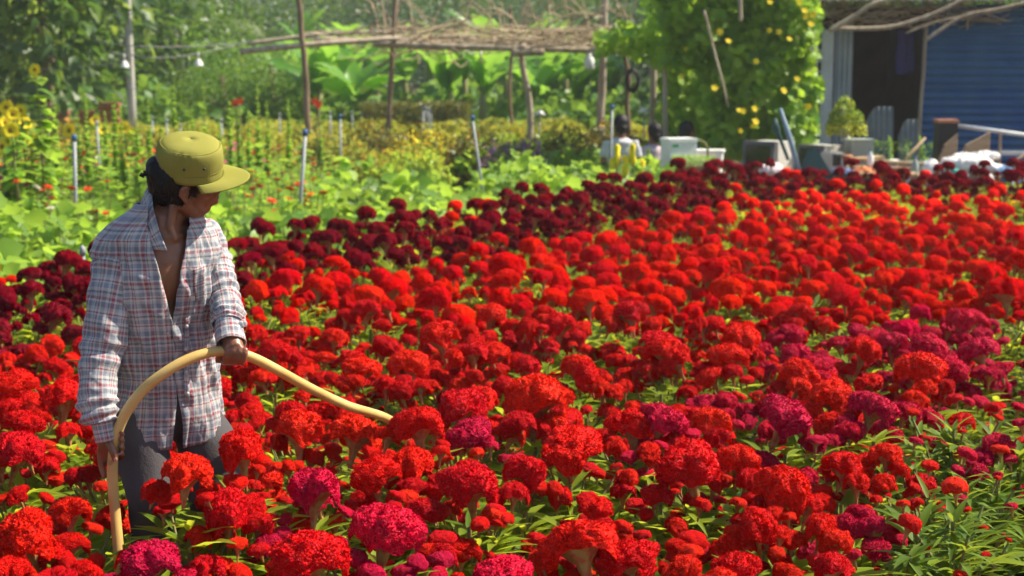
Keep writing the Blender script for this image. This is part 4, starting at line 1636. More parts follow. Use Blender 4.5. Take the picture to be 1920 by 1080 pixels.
# yellow cockscomb spikes in front of the seated people
for i, (px, py) in enumerate(((1157, 270), (1186, 268), (1172, 290), (1148, 295), (1203, 298))):
    p = P(px, py, 17.6)
    root = empty('yellow_plume', (p.x, p.y, 0), 0, 'bright yellow plume flower in front of the grey-shirted back', 'flower', 'yellow plumes before the seated people')
    mb_ = MB()
    mb_.tube([(0, 0, 0), (0, 0, p.z - .22)], .008, 5)
    mb_.build('stem', M_CSTEM, root)
    mb_ = MB()
    zs = [p.z - .26, p.z - .2, p.z - .1, p.z - .03, p.z]
    mb_.tube([(0, 0, q) for q in zs], [.014, .034, .03, .028, .008], 14, jitter=.6)
    mb_.build('plume', M_YELLOW, root)
    v, f = scatter(T_LANCE, np.tile([[0, 0, p.z * .4]], (14, 1)) + RNG.uniform(-.02, .02, (14, 3)), rand_dir(14, -.1, .8), RNG.uniform(.15, .28, 14))
    obj('foliage', mesh_np('plume_foliage', v, f, [M_LIME]), root)['kind'] = 'stuff'
p = P(1215, 278, 17.2)
o = obj('tall_leafy_stalk', SPK[1], None, (p.x, p.y, 0), .4, (1.3, 1.3, p.z / 1.5))
tag(o, 'pale green leafy stalk right of the yellow plumes', 'flower spike')

# sprinkler pipes
for i, (px, yt, Y, lab) in enumerate([
        (139, 252, 14.2, 'grey sprinkler pipe with a blue cap among the zinnias'), (181, 226, 18.5, 'thin grey sprinkler pipe behind the zinnias'), (572, 242, 14.6, 'grey sprinkler pipe standing right of the cap in the leafy bed'),
        (638, 214, 20.0, 'grey sprinkler pipe with a blue top left of the yellow bush'), (619, 208, 26, 'short grey pipe behind the blue-topped one'), (886, 216, 16.8, 'leaning grey sprinkler pipe in the gap of the leafy bed'),
        (1148, 196, 18.2, 'thin sprinkler pipe in front of the black-haired seated person'), (312, 222, 24, 'grey pipe top just left of the cap\'s crown'), (338, 232, 26, 'small grey pipe above the cap\'s crown'), (415, 222, 24, 'grey pipe above the cap\'s peak'),
        (285, 218, 26, 'pale pipe left of the cap'), (524, 212, 28, 'far grey pipe between the red blooms'), (660, 208, 32, 'far grey pipe right of the blue-topped one'), (678, 210, 33, 'far grey pipe before the dark hedge'),
        (1012, 205, 27, 'grey pipe with a white funnel right of an arbour post'), (1207, 200, 26, 'grey pipe with a white funnel near the vine'),
        (793, 200, 26, 'leftmost pipe of the tight bunch of thin pipes'), (798, 199, 26.2, 'second pipe of the tight bunch of thin pipes'), (803, 201, 26.1, 'third pipe of the tight bunch of thin pipes'), (808, 203, 26.3, 'rightmost pipe of the tight bunch of thin pipes')]):
    p = P(px, yt, Y)
    root = empty('sprinkler_pipe', (p.x, p.y, 0), 0, lab, 'pipe', 'sprinkler pipes in the beds')
    lean = {572: -.10, 886: .16}.get(px, rc.uniform(-.03, .03))
    r_ = .018 if Y < 16 else .014
    mb_ = MB()
    mb_.tube([(lean, 0, 0), (0, 0, p.z - .05)], r_, 10)
    mb_.build('pipe', M_PVC, root)
    mb_ = MB()
    mb_.tube([(0, 0, p.z - .06), (0, 0, p.z - .02), (0, 0, p.z)], [r_ * 1.3, r_ * 1.3, r_ * .7], 10)
    mb_.tube([(-.03, 0, p.z - .012), (.03, 0, p.z - .012)], .006, 6)
    mb_.build('sprinkler_head', M_BLUE if px in (139, 638, 886, 1148, 572) else M_PVC, root)
    if px in (1012, 1207):
        mb_ = MB()
        mb_.tube([(0, 0, p.z - .10), (0, 0, p.z - .02)], [.11, .03], 14)
        mb_.build('funnel', M_WHITE, root)
p = P(155, 478, 9.5)
root = empty('short_stake', (p.x, p.y, 0), 0, 'short grey stake tip showing above the maroon flowers at left', 'stake')
mb_ = MB()
mb_.tube([(0, 0, 0), (0, 0, p.z)], .014, 10)
mb_.build('pipe', M_PVC, root)
mb_ = MB()
mb_.tube([(0, 0, p.z), (0, 0, p.z + .04), (0, 0, p.z + .06)], [.02, .018, .006], 10)
mb_.build('sprinkler_head', M_PVC, root)

# ------------------------------------------------------------------ arbour of poles covered with dry vines
def rel(root, p):
    return Vector(p) - Vector(root.location)


def crooked(mb_, pts, r0, r1, seg=9, wob=.012):
    sp_ = smooth_path([Vector(p) for p in pts], 6)
    n_ = len(sp_)
    sp_ = [p + Vector((noise.noise(p * 1.7), noise.noise(p * 1.9 + Vector((5, 0, 0))), 0)) * wob for p in sp_]
    mb_.tube(sp_, [(r0 + (r1 - r0) * i / (n_ - 1)) * (1 + .12 * noise.noise(sp_[i] * 4)) for i in range(n_)], seg)


arb = empty('arbour', P(860, 300, 27.5) * Vector((1, 1, 0)) if False else (P(860, 300, 27.5).x, 27.5, 0), 0, 'rough arbour of crooked poles roofed with a mat of dry vines', 'arbour')
for pts, r0, r1 in (
        ([P(578, 300, 25.5), P(572, 150, 25.5), P(566, 60, 25.5), P(556, -40, 25.5)], .075, .055),
        ([P(726, 300, 27), P(732, 180, 27), P(738, 80, 27), P(744, -30, 27)], .070, .05),
        ([P(998, 304, 26.6), P(990, 190, 26.6), P(980, 97, 26.6)], .085, .065),
        ([P(1128, 292, 29), P(1130, 150, 29), P(1135, -20, 29)], .10, .08),
        ([P(1180, 300, 27), P(1177, 190, 27), P(1172, 92, 27)], .06, .05),
        ([P(1224, 305, 26), P(1224, 190, 26), P(1220, 100, 26)], .085, .075),
        ([P(958, 90, 31), P(958, 10, 31)], .05, .04)):
    mb_ = MB()
    if pts[0].z > 0.01: pts = [Vector((pts[0].x, pts[0].y, 0))] + pts
    if pts[1].z <= pts[0].z + .02: pts = [pts[0]] + pts[2:]
    crooked(mb_, [rel(arb, p) for p in pts], r0 * .78, r1 * .78, 9, .05)
    mb_.build('post', M_BARK if r0 < .08 else M_WOOD, arb)
for pts, r0, r1 in (
        ([P(450, 97, 25.3), P(600, 82, 25.6), P(752, 71, 26.4)], .050, .042),
        ([P(465, 82, 28.5), P(620, 63, 28.8), P(760, 60, 29)], .040, .035),
        ([P(700, 82, 26.6), P(860, 88, 26.5), P(1010, 92, 26.5), P(1190, 96, 26.8)], .055, .05),
        ([P(590, 74, 27.4), P(800, 78, 27.6), P(1100, 88, 27.8)], .04, .04),
        ([P(700, 70, 29.5), P(960, 74, 29.5), P(1180, 84, 29.5)], .05, .045),
        ([P(960, 99, 26.4), P(1020, 97, 26.5)], .07, .065),
        ([P(740, 76, 26.4), P(738, 66, 31)], .04, .04), ([P(980, 90, 26.4), P(985, 76, 31)], .045, .04), ([P(1172, 92, 26.6), P(1165, 80, 31)], .045, .04), ([P(1060, 93, 26.4), P(1050, 78, 31)], .035, .03), ([P(870, 88, 26.4), P(860, 72, 31)], .035, .03)):
    mb_ = MB()
    crooked(mb_, [rel(arb, p) for p in pts], r0, r1, 8)
    mb_.build('beam', M_WOOD, arb)
mb_ = MB()
rt = random.Random(77)
for k in range(430):
    px = 600 + 590 * rt.random() ** .8
    Y = rt.uniform(26.2, 30.8)
    dens = 1 if px > 730 else .4
    if rt.random() > dens: continue
    z = rt.uniform(1.98, 2.30)
    p = Vector(((px - 960) / FPX * Y, Y, z))
    a = rt.uniform(0, 6.28)
    l = rt.uniform(.4, 1.5)
    el = rt.gauss(0, .16)
    d = Vector((math.cos(a), math.sin(a) * .7, el))
    bend = Vector((rt.uniform(-.3, .3), rt.uniform(-.3, .3), rt.uniform(-.18, .18))) * l
    mb_.tube([rel(arb, p - d * l / 2), rel(arb, p + bend * .5), rel(arb, p + d * l / 2)], [rt.uniform(.006, .016), rt.uniform(.006, .016), .005], 4, caps=False)
for k in range(75):                       # loose stems curling up and hanging down
    px = rt.uniform(690, 1200)
    Y = rt.uniform(26.3, 30)
    p = Vector(((px - 960) / FPX * Y, Y, 2.15))
    up = 1 if rt.random() < .72 else -1
    h_ = rt.uniform(.3, 1.1) * (1 if up > 0 else .5)
    dx = rt.uniform(-.7, .7)
    mb_.tube(smooth_path([rel(arb, p), rel(arb, p + Vector((dx * .3, 0, up * h_ * .6))), rel(arb, p + Vector((dx, 0, up * h_))), rel(arb, p + Vector((dx * 1.6, .1, up * h_ * .8)))], 4), rt.uniform(.007, .014), 4, caps=False)
tag(mb_.build('dry_vine', M_DRY, arb), kind='stuff')
# things hanging from it
p = P(1105, 98, 26.6)
root = empty('hanging_jug', P(1105, 130, 26.6), 0, 'white plastic jug hanging under the arbour', 'jug')
mb_ = MB()
mb_.tube([(0, 0, 0), (0, 0, .02), (0, 0, .17), (0, 0, .23), (0, 0, .24), (0, 0, .27)], [.07, .085, .085, .04, .032, .032], 16)
mb_.build('jug', M_WHITE, root)
mb_ = MB()
mb_.tube([(0, 0, .26), rel(root, p)], .006, 5)
mb_.build('string', M_DRY, root)
mb_ = MB()
for k in range(7):
    c = P(1186, 150, 26.7) + Vector((rt.uniform(-.02, .02), rt.uniform(-.06, .06), rt.uniform(-.03, .03)))
    rr_ = rt.uniform(.10, .15)
    mb_.tube([c + Vector((rr_ * .8 * math.cos(q * .3927), .02 * math.sin(q), rr_ * 1.35 * math.sin(q * .3927))) for q in range(17)], .012, 6)
o = mb_.build('hose_coil', M_BLACK)
tag(o, 'black coil of tubing hung on an arbour post', 'hose coil')
recenter(o, P(1186, 165, 26.7))


# ------------------------------------------------------------------ gourd vine on its trellis
YV = 21.0
vin = empty('gourd_vine', (P(1390, 300, YV).x, YV, 0), 0, 'dense gourd vine with yellow flowers covering a tall trellis', 'vine')
for (a, b, r_) in (((1320, 20), (1365, 200), .018), ((1388, -40), (1389, 40), .03), ((1250, 300), (1245, 60), .04), ((1520, 310), (1515, -20), .035)):
    mb_ = MB()
    Yq = YV - .75 if a[0] in (1320, 1388) else YV + .2
    p0, p1 = P(a[0], a[1], Yq), P(b[0], b[1], Yq)
    if a[1] > 250: p0.z = 0
    crooked(mb_, [rel(vin, p0), rel(vin, p0.lerp(p1, .5)), rel(vin, p1)], r_, r_ * .8, 7)
    mb_.build('pole', M_WOOD, vin)
for (a, b) in (((1240, 95), (1525, 70)), ((1240, 20), (1525, 0))):
    mb_ = MB()
    crooked(mb_, [rel(vin, P(a[0], a[1], YV + .3)), rel(vin, P(b[0], b[1], YV + .3))], .03, .03, 7)
    mb_.build('rail', M_WOOD, vin)
rv = np.random.default_rng(91)
pts = []
while len(pts) < 3800:                     # leafy wall towards the camera
    px, py = rv.uniform(1225, 1535), rv.uniform(-70, 292)
    left = 1228 + 40 * math.sin(py / 40) * .4
    if py > 120: left = 1300 + (py - 120) * .18 + 12 * math.sin(py / 17)
    right = 1532 + 8 * math.sin(py / 23)
    if px < left or px > right: continue
    bulge = .5 * math.sin(px / 31) * math.sin(py / 37 + 1) + .25 * math.sin(px / 13 + py / 19)
    pts.append(P(px, py, YV - .25 + .42 * bulge + abs(rv.normal(0, .28))))
while len(pts) < 5200:                     # canopy reaching out over the arbour
    px, py = rv.uniform(1125, 1300), rv.uniform(38, 150)
    top = 62 - (px - 1125) * .18 + 6 * math.sin(px / 9)
    bot = 92 + max(0, px - 1190) * .62 + 8 * math.sin(px / 11)
    if px > 1255: bot = 150
    if py < top or py > bot: continue
    pts.append(P(px, py, YV + .6 + rv.uniform(0, 3.2)))
while len(pts) < 6000:                     # dark depth behind the opening
    px, py = rv.uniform(1240, 1345), rv.uniform(110, 290)
    pts.append(P(px, py, YV + 2.2 + rv.uniform(0, 1.2)))
while len(pts) < 7200:                     # top and back of the mass
    pts.append(Vector((rv.uniform(P(1235, 0, YV).x, P(1535, 0, YV).x), YV + rv.uniform(0, 3), rv.uniform(2.3, 3.4))))
pts = np.array([tuple(rel(vin, p)) for p in pts])
n = len(pts)
d = np.stack([rv.normal(0, .7, n), rv.normal(-.25, .5, n), rv.normal(-.55, .5, n)], 1)
nh = np.stack([rv.normal(.25, .5, n), rv.normal(-.75, .4, n), rv.normal(.65, .35, n)], 1)
v, f = scatter(T_LOBE, pts, d, rv.uniform(.08, .18, n), normal_hint=nh)
tag(obj('vine_leaves', mesh_np('vine_leaves', v, f, [M_VINE], False), vin), kind='stuff')
GB = bloom_mesh('gourd_bloom', 3, 5, 2, M_YELLOW, 1.0, M_YELLOW, .2, .48)
for (px, py) in ((1300, 12), (1366, 77), (1443, 57), (1461, 60), (1480, 73), (1418, 115), (1287, 92), (1278, 143), (1386, 207), (1394, 208), (1415, 204), (1417, 228), (1412, 236), (1389, 245), (1499, 5), (1509, 20), (1511, 32), (1525, 28), (1444, 4), (1521, 45), (1516, 200), (1495, 148), (1470, 170), (1350, 60), (1340, 165)):
    o = obj('gourd_flower', GB, vin, rel(vin, P(px, py, YV - .95 if px > 1300 else YV - .2)), None, rc.uniform(.036, .052))
    o.rotation_euler = Vector((rc.uniform(-.2, .5), -1, rc.uniform(0, .7))).to_track_quat('Z', 'Y').to_euler()

# ------------------------------------------------------------------ shed
M_TIN = mat('blue_tin', (.008, .080, .21), .5, .4, 1.6, (.030, .12, .25), bump=.15, bump_scale=9, detail=8)
M_TINW = mat('blue_tin_worn', (.006, .082, .26), .55, .35, 2.2, (.03, .12, .24), detail=8)
M_GREYTIN = mat('grey_tin', (.24, .29, .33), .5, .4, 3, (.33, .37, .40), detail=7)
M_FRAME = mat('white_frame', (.58, .62, .66), .6, .3, 5, (.48, .50, .52))
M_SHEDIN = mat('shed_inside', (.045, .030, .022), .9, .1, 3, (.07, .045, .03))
M_ROOF = mat('roof_sheet', (.16, .15, .15), .7, .2, 3, (.22, .17, .13))
YS = 23.0


def sx_(px):
    return P(px, 200, YS).x


x0 = sx_(1540)
shed = empty('shed', (x0, YS, 0), 0, 'tin shed with blue corrugated wall and dark open doorway', 'shed')


def corrugated(xa, xb, za, zb, yy, period, amp, vertical=False, m=None, name='wall_panel', bow=0.0):
    rows = []
    if not vertical:
        nz = max(4, int((zb - za) / period * 8))
        for i in range(nz + 1):
            z = za + (zb - za) * i / nz
            o_ = amp * math.sin(2 * math.pi * (z - za) / period)
            rows.append([(xa + (xb - xa) * k / 8, yy + o_ + bow * math.sin(k / 8 * 3.14) + .01 * noise.noise(Vector((k * .7, z * 2, xa))), z) for k in range(9)])
    else:
        nx = max(4, int((xb - xa) / period * 8))
        for i in range(nx + 1):
            x = xa + (xb - xa) * i / nx
            o_ = amp * math.sin(2 * math.pi * (x - xa) / period)
            rows.append([(x, yy + o_, za + (zb - za) * k / 6) for k in range(7)])
    mb_ = MB()
    mb_.grid(rows)
    return mb_.build(name, m, shed)


DX0, DX1 = sx_(1594) - x0, sx_(1727) - x0
zsplit = P(1800, 160, YS).z
corrugated(DX1 - .02, DX1 + 3.6, zsplit - .03, 2.56, -.012, .115, .020, False, M_TIN)
corrugated(DX1 - .02, DX1 + 3.6, .0, zsplit + .02, .012, .115, .020, False, M_TINW)
corrugated(sx_(1563) - x0, DX0 + .02, 0, 2.3, .02, .075, .012, True, M_GREYTIN, 'grey_panel')
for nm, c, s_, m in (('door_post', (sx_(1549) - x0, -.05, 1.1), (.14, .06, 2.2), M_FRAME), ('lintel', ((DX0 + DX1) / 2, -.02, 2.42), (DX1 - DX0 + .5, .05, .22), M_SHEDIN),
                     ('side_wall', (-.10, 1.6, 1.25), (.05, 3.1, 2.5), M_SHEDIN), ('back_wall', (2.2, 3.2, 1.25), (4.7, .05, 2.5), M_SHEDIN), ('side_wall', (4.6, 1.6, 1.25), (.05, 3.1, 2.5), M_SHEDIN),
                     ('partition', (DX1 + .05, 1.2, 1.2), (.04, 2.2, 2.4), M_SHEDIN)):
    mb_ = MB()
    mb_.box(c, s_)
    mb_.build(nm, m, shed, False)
mb_ = MB()
rows = []
for i in range(161):
    x = -.35 + 5.3 * i / 160
    rows.append([(x, -.55 + 4.1 * k / 6, 2.60 + .10 * k + .018 * math.sin(x * 2 * math.pi / .13)) for k in range(7)])
mb_.grid(rows)
ro = mb_.build('roof', M_ROOF, shed)
sm = ro.modifiers.new('thickness', 'SOLIDIFY')
sm.thickness = .004
mb_ = MB()
crooked(mb_, [(DX1 - .05, -.10, 0), (DX1 - .02, -.09, 1.2), (DX1 + .02, -.06, 2.25)], .032, .028, 8)
mb_.build('door_pole', M_WOOD, shed)
mb_ = MB()
for k in range(130):                        # brush stuffed under the eave
    p = Vector((rt.uniform(-.1, 2.4), rt.uniform(-.45, -.1), rt.uniform(2.26, 2.56)))
    d = Vector((rt.uniform(-1, 1), rt.uniform(-.3, .3), rt.uniform(-.25, .2))) * rt.uniform(.2, .6)
    mb_.tube([p - d, p + Vector((0, 0, rt.uniform(-.06, .06))), p + d], rt.uniform(.004, .010), 4, caps=False)
tag(mb_.build('eave_brush', M_DRY, shed), kind='stuff')
for lab, pts, r_ in (('thick pale branch bending down from the shed eave to the white post', [P(1555, 58, 22.2), P(1600, 32, 22.2), P(1640, 6, 22.2), P(1700, -6, 22.2)], .038),
                     ('long dry branch hanging across the dark doorway top', [P(1562, 54, 22.25), P(1660, 52, 22.25), P(1730, 34, 22.25), P(1815, -4, 22.25)], .034),
                     ('forked dry branch across the top of the blue wall', [P(1735, 76, 22.3), P(1805, 32, 22.3), P(1870, 17, 22.3), P(1950, -2, 22.3)], .026),
                     ('thin dry twig below the forked branch', [P(1700, 62, 22.35), P(1760, 40, 22.35), P(1810, 30, 22.35)], .014)):
    mb_ = MB()
    crooked(mb_, pts, r_, r_ * .7, 8, .03)
    o = mb_.build('dry_branch', M_WOOD)
    tag(o, lab, 'branch', 'dry branches hanging from the shed eave')
    recenter(o, pts[0])
mb_ = MB()
rows = [[(DX1 - .30 + .05 * k + .012 * math.sin(k * 1.7 + i), .35 + .03 * math.sin(k * 2.1), 2.2 - .09 * i - .02 * math.sin(k)) for k in range(6)] for i in range(8)]
mb_.grid(rows)
tag(mb_.build('hanging_cloth', mat('violet_cloth', (.06, .06, .22), .8, .1), shed), 'dark blue cloth hanging inside the doorway')
mb_ = MB()
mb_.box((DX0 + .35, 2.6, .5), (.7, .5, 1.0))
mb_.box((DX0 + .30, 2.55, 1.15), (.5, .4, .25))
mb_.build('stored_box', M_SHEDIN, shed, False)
# white grille beside the vine
gr = empty('white_grille', (P(1528, 250, 22.6).x, 22.6, 0), 0, 'white metal grille between the vine and the shed post', 'grille')
for k in range(3):
    mb_ = MB()
    mb_.box((-.075 + .075 * k, 0, 1.1), (.022, .02, 2.2))
    mb_.build('upright', M_FRAME, gr, False)
for k in range(13):
    mb_ = MB()
    mb_.box((0, -.018, .25 + k * .15), (.20, .014, .022))
    mb_.build('crossbar', M_FRAME, gr, False)

# ------------------------------------------------------------------ clutter on the benches in front of the shed
M_PLANK = mat('weathered_plank', (.30, .21, .13), .85, .1, 6, (.40, .30, .20), bump=.4, stretch=(.3, 3, 3))
M_CARD = mat('cardboard', (.42, .27, .15), .85, .1, 5, (.50, .34, .20))
M_FOAM = mat('white_foam', (.76, .77, .76), .7, .2, 12, (.68, .69, .68))
M_GREENP = mat('green_print', (.02, .30, .12), .7, .2)
M_PALEM = mat('monitor_shell', (.50, .49, .45), .6, .3, 4, (.58, .56, .50))
M_SCREEN = mat('dead_screen', (.012, .014, .016), .12, .5)
M_TERRA = mat('terracotta', (.36, .15, .085), .8, .2, 6, (.42, .19, .11))
M_BIN = mat('grey_green_bin', (.26, .32, .30), .6, .3, 5, (.32, .37, .34))
M_SACK = mat('white_sack', (.72, .70, .68), .7, .2, 7, (.60, .58, .57))
M_PINKS = mat('pink_white_sack', (.72, .52, .54), .7, .2, 9, (.76, .72, .70))
M_TEAL = mat('teal_film', (.05, .42, .36), .5, .3)
M_BLUEF = mat('blue_film', (.22, .42, .70), .4, .4, 6, (.62, .70, .78))
M_ORANGE = mat('orange_cloth', (.62, .17, .06), .8, .1, 8, (.55, .24, .12))
M_NAVY = mat('navy_cloth', (.04, .06, .15), .8, .1, 6, (.20, .28, .45))
M_DKG = mat('dark_green_panel', (.03, .075, .07), .5, .3)
M_STEEL = mat('blue_grey_steel', (.20, .28, .38), .5, .4)
YB = 19.2
BZ = .40


def bench(px0, px1, Yc, dep, z, lab):
    xa, xb = P(px0, 300, Yc).x, P(px1, 300, Yc).x
    r = empty('bench', ((xa + xb) / 2, Yc, 0), 0, lab, 'bench')
    npl = 4
    for k in range(npl):
        mb_ = MB()
        mb_.box((0, -dep / 2 + dep / npl * (k + .5), z - .02), (xb - xa, dep / npl - .012, .03))
        mb_.build('plank', M_PLANK, r, False)
    for ex in (-.46, .46):
        for ey in (-.4, .4):
            mb_ = MB()
            mb_.box((ex * (xb - xa), ey * dep, (z - .037) / 2), (.07, .07, z - .037))
            mb_.build('leg', M_PLANK, r, False)
    return r


bench(1236, 1545, YB, .9, BZ, 'low plank bench under the foam box and the old monitor')
bench(1552, 1960, YB + .1, .9, BZ, 'low plank bench under the white sacks by the blue wall')


def onb(px, Y=YB, z=BZ):
    return Vector((P(px, 300, Y).x, Y, z))


# foam box
r = empty('foam_box', onb(1272, 19.0), .35, 'white foam box with green print at the left end of the bench', 'box')
mb_ = MB(); mb_.box((0, 0, .20), (.34, .26, .40), taper=1.04); mb_.build('box', M_FOAM, r, False)
mb_ = MB(); mb_.box((0, 0, .425), (.37, .29, .045)); mb_.build('lid', M_FOAM, r, False)
for (bx, bz, w, h) in ((-.11, .36, .08, .03), (-.12, .18, .05, .07), (-.03, .19, .03, .08)):
    mb_ = MB(); mb_.box((bx, -.139, bz), (w, .004, h)); mb_.build('printed_mark', M_GREENP, r, False)
# herb planter
r = empty('herb_planter', onb(1300, 18.75), 0, 'brown trough of small bushy herbs in front of the foam box', 'planter')
mb_ = MB(); mb_.box((0, 0, .06), (.50, .16, .12), taper=1.1); mb_.build('trough', M_TERRA, r, False)
v, f = scatter(T_TRI, np.stack([RNG.uniform(-.26, .26, 900), RNG.uniform(-.09, .09, 900), RNG.uniform(.10, .24, 900)], 1), rand_dir(900, -.1, 1), RNG.uniform(.02, .045, 900))
obj('herb', mesh_np('herb', v, f, [M_LIME], False), r)['kind'] = 'stuff'
# white tub
r = empty('white_tub', onb(1328, 19.35), -.2, 'white plastic tub between the foam box and the old monitor', 'tub')
mb_ = MB(); mb_.box((0, 0, .13), (.32, .28, .26), taper=1.12); mb_.build('tub', M_FOAM, r, False)
mb_ = MB(); mb_.box((0, 0, .27), (.39, .34, .03)); mb_.build('rim', M_WHITE, r, False)
p = onb(1327, 19.0)
r = empty('flower_shoot', (p.x, p.y, .4), 0, 'pale green shoot with a drooping tip above the white tub', 'shoot')
mb_ = MB(); mb_.tube(smooth_path([Vector((0, 0, 0)), Vector((0, 0, .25)), Vector((-.02, 0, .36)), Vector((-.10, 0, .42)), Vector((-.18, 0, .43))], 5), [.016] * 20 + [.012], 7); mb_.build('stem', M_CSTEM, r)


def monitor(px, Y, rz, s, lab):
    r = empty('old_monitor', onb(px, Y), rz, lab, 'monitor')
    mb_ = MB(); mb_.box((0, 0, .21 * s), (.46 * s, .10 * s, .42 * s)); mb_.build('bezel', MATS['black_plastic'] if False else mat('bezel_grey', (.09, .095, .10), .6, .3), r, False)
    mb_ = MB(); mb_.box((0, -.052 * s, .22 * s), (.36 * s, .006, .31 * s)); mb_.build('screen', M_SCREEN, r, False)
    mb_ = MB()
    mb_.box((0, .24 * s, .21 * s), (.44 * s, .37 * s, .40 * s), rot=Matrix.Identity(3))
    mb_.build('shell', M_PALEM, r, False)
    mb_ = MB()
    mb_.box((0, .46 * s, .19 * s), (.30 * s, .07 * s, .28 * s)); mb_.build('tube_housing', M_PALEM, r, False)
    return r


monitor(1425, 18.95, -.75, .98, 'old box monitor with a dark screen facing left on the bench')
monitor(1520, 19.5, -.95, .80, 'second pale box monitor behind the leaning dark tin sheet')


def lump(name, lab, px, Y, z, size, m, seed, amp=.25, cat='sack', extra=()):
    c = onb(px, Y, z)
    mb_ = MB()
    mb_.ell((0, 0, size[2]), size, seg=24, rings=16)
    for (dx, dz, k) in extra:
        mb_.ell((dx, 0, size[2] + dz), tuple(q * k for q in size), seg=20, rings=12)
    me = remeshed(mb_, name, m, min(size) * .16, 2, .5, lambda p: min(size) * amp * (noise.noise(p * (2.2 / min(size)) * .5 + Vector((seed, 0, 0))) + .6 * noise.noise(p * (5 / min(size)) * .5)))
    for vv in me.vertices:
        if vv.co.z < 0: vv.co.z = 0
    o = obj(name, me, None, c)
    return tag(o, lab, cat)


lump('woven_sack', 'pink and white woven sack slumped in front of the old monitor', 1448, 18.6, BZ - .06, (.17, .12, .12), M_PINKS, 1)
lump('white_sack', 'big heap of crumpled white plastic sacking on the bench by the blue wall', 1812, 18.9, BZ, (.34, .18, .13), M_SACK, 2, .3, extra=((.2, -.05, .7), (-.22, -.06, .6)))
lump('round_sack', 'small round white sack left of the big white heap', 1745, 18.8, BZ, (.11, .1, .10), M_SACK, 3)
lump('plastic_bag', 'blue and white plastic bag hanging low below the round sack', 1757, 18.4, .14, (.17, .1, .11), M_BLUEF, 4, .3, 'bag')
lump('blue_sheet', 'crumpled blue plastic sheet at the right edge of the bench', 1920, 18.4, .12, (.16, .12, .15), M_BLUEF, 5, .3, 'sheet')
lump('white_bag', 'white bag lying in front of the big white heap', 1850, 18.5, .24, (.14, .1, .10), M_SACK, 8, .3, 'bag')
lump('teal_film', 'scrap of teal film tucked in the white heap', 1787, 18.68, BZ + .03, (.10, .03, .035), M_TEAL, 9, .3, 'film')
lump('orange_cloth', 'crumpled orange cloth beside the terracotta pot', 1622, 18.8, BZ, (.13, .1, .055), M_ORANGE, 6, .35, 'cloth')
lump('blue_cloth', 'crumpled blue and navy cloth on the bench edge', 1580, 18.75, BZ, (.16, .1, .05), M_NAVY, 7, .35, 'cloth')
for i, (px, Y, z, sx2, rz, m, lab) in enumerate(((1650, 18.95, BZ + .09, .85, .1, M_CARD, 'long brown board lying across the bench above the orange cloth'), (1690, 19.1, BZ + .14, .95, -.12, M_PLANK, 'weathered board on top of the brown one'), (1625, 19.2, BZ + .19, .4, .3, M_CARD, 'short cardboard piece on the board pile'), (1640, 18.65, BZ + .02, .5, .05, M_CARD, 'flat cardboard strip at the front of the bench'))):
    c = onb(px, Y, z)
    o = empty('board', c, rz, lab, 'board', 'boards piled on the bench')
    mb_ = MB(); mb_.box((0, 0, 0), (sx2, .16, .03), rot=Matrix.Rotation(rt.uniform(-.08, .08), 3, 'Y')); mb_.build('board', m, o, False)
# leaning panel, steel bar, dark paddle
r = empty('dark_tin', onb(1530, 18.75), 0, 'dark green tin sheet leaning in a slant before the second monitor', 'panel')
mb_ = MB(); mb_.add([(-.20, 0, -.02), (.22, -.02, -.02), (.02, .10, .34), (-.10, .10, .30)], [(0, 1, 2, 3)]); o = mb_.build('sheet', M_DKG, r, False); sm = o.modifiers.new('t', 'SOLIDIFY'); sm.thickness = .02
o = empty('steel_bar', onb(1497, 18.7), 0, 'bent blue grey steel bar sticking up in front of the vine', 'bar')
mb_ = MB(); mb_.tube([rel(o, P(1497, 318, 18.7)), rel(o, P(1478, 250, 18.8)), rel(o, P(1463, 203, 18.8))], [.03, .032, .018], 6, flat=.5); mb_.build('bar', M_STEEL, o)
o = empty('dark_paddle', onb(1470, 18.75), 0, 'dark slim paddle leaning beside the steel bar', 'paddle')
mb_ = MB(); mb_.tube([rel(o, P(1478, 300, 18.7)), rel(o, P(1462, 258, 18.75)), rel(o, P(1454, 240, 18.75)), rel(o, P(1453, 222, 18.75))], [.02, .022, .05, .02], 8, flat=.35); mb_.build('paddle', M_DKG, o)
# potted shrub, crate, bin
r = empty('potted_shrub', onb(1581, 19.3), 0, 'terracotta pot with a feathery yellow green shrub beside the shed post', 'potted plant')
mb_ = MB(); mb_.tube([(0, 0, 0), (0, 0, .18), (0, 0, .20), (0, 0, .22)], [.075, .105, .12, .12], 16); mb_.build('pot', M_TERRA, r)
obj('shrub', bush_mesh('shrub', 71, 1300, .05, M_YELLEAF, M_GREEN, .5, (.22, .22, .36), .52), r)['kind'] = 'stuff'
mb_ = MB(); mb_.tube([(0, 0, .15), (0, 0, .6)], .01, 6); mb_.build('stem', M_BARK, r)
r = empty('beige_crate', onb(1561, 19.25), .5, 'small beige box with a black panel for its dark open side next to the terracotta pot', 'box')
mb_ = MB(); mb_.box((0, 0, .13), (.2, .2, .26)); mb_.build('box', M_PALEM, r, False)
mb_ = MB(); mb_.box((-.02, -.102, .17), (.13, .006, .14)); mb_.build('black_side_panel', M_SCREEN, r, False)  # flat black panel stands for the dark inside, the box is solid
r = empty('grey_bin', onb(1608, 19.6), .2, 'grey green plastic bin behind the boards', 'bin')
mb_ = MB(); mb_.box((0, 0, .19), (.26, .24, .38), taper=1.15); mb_.build('bin', M_BIN, r, False)
mb_ = MB(); mb_.box((0, 0, .39), (.33, .30, .03)); mb_.build('rim', M_BIN, r, False)
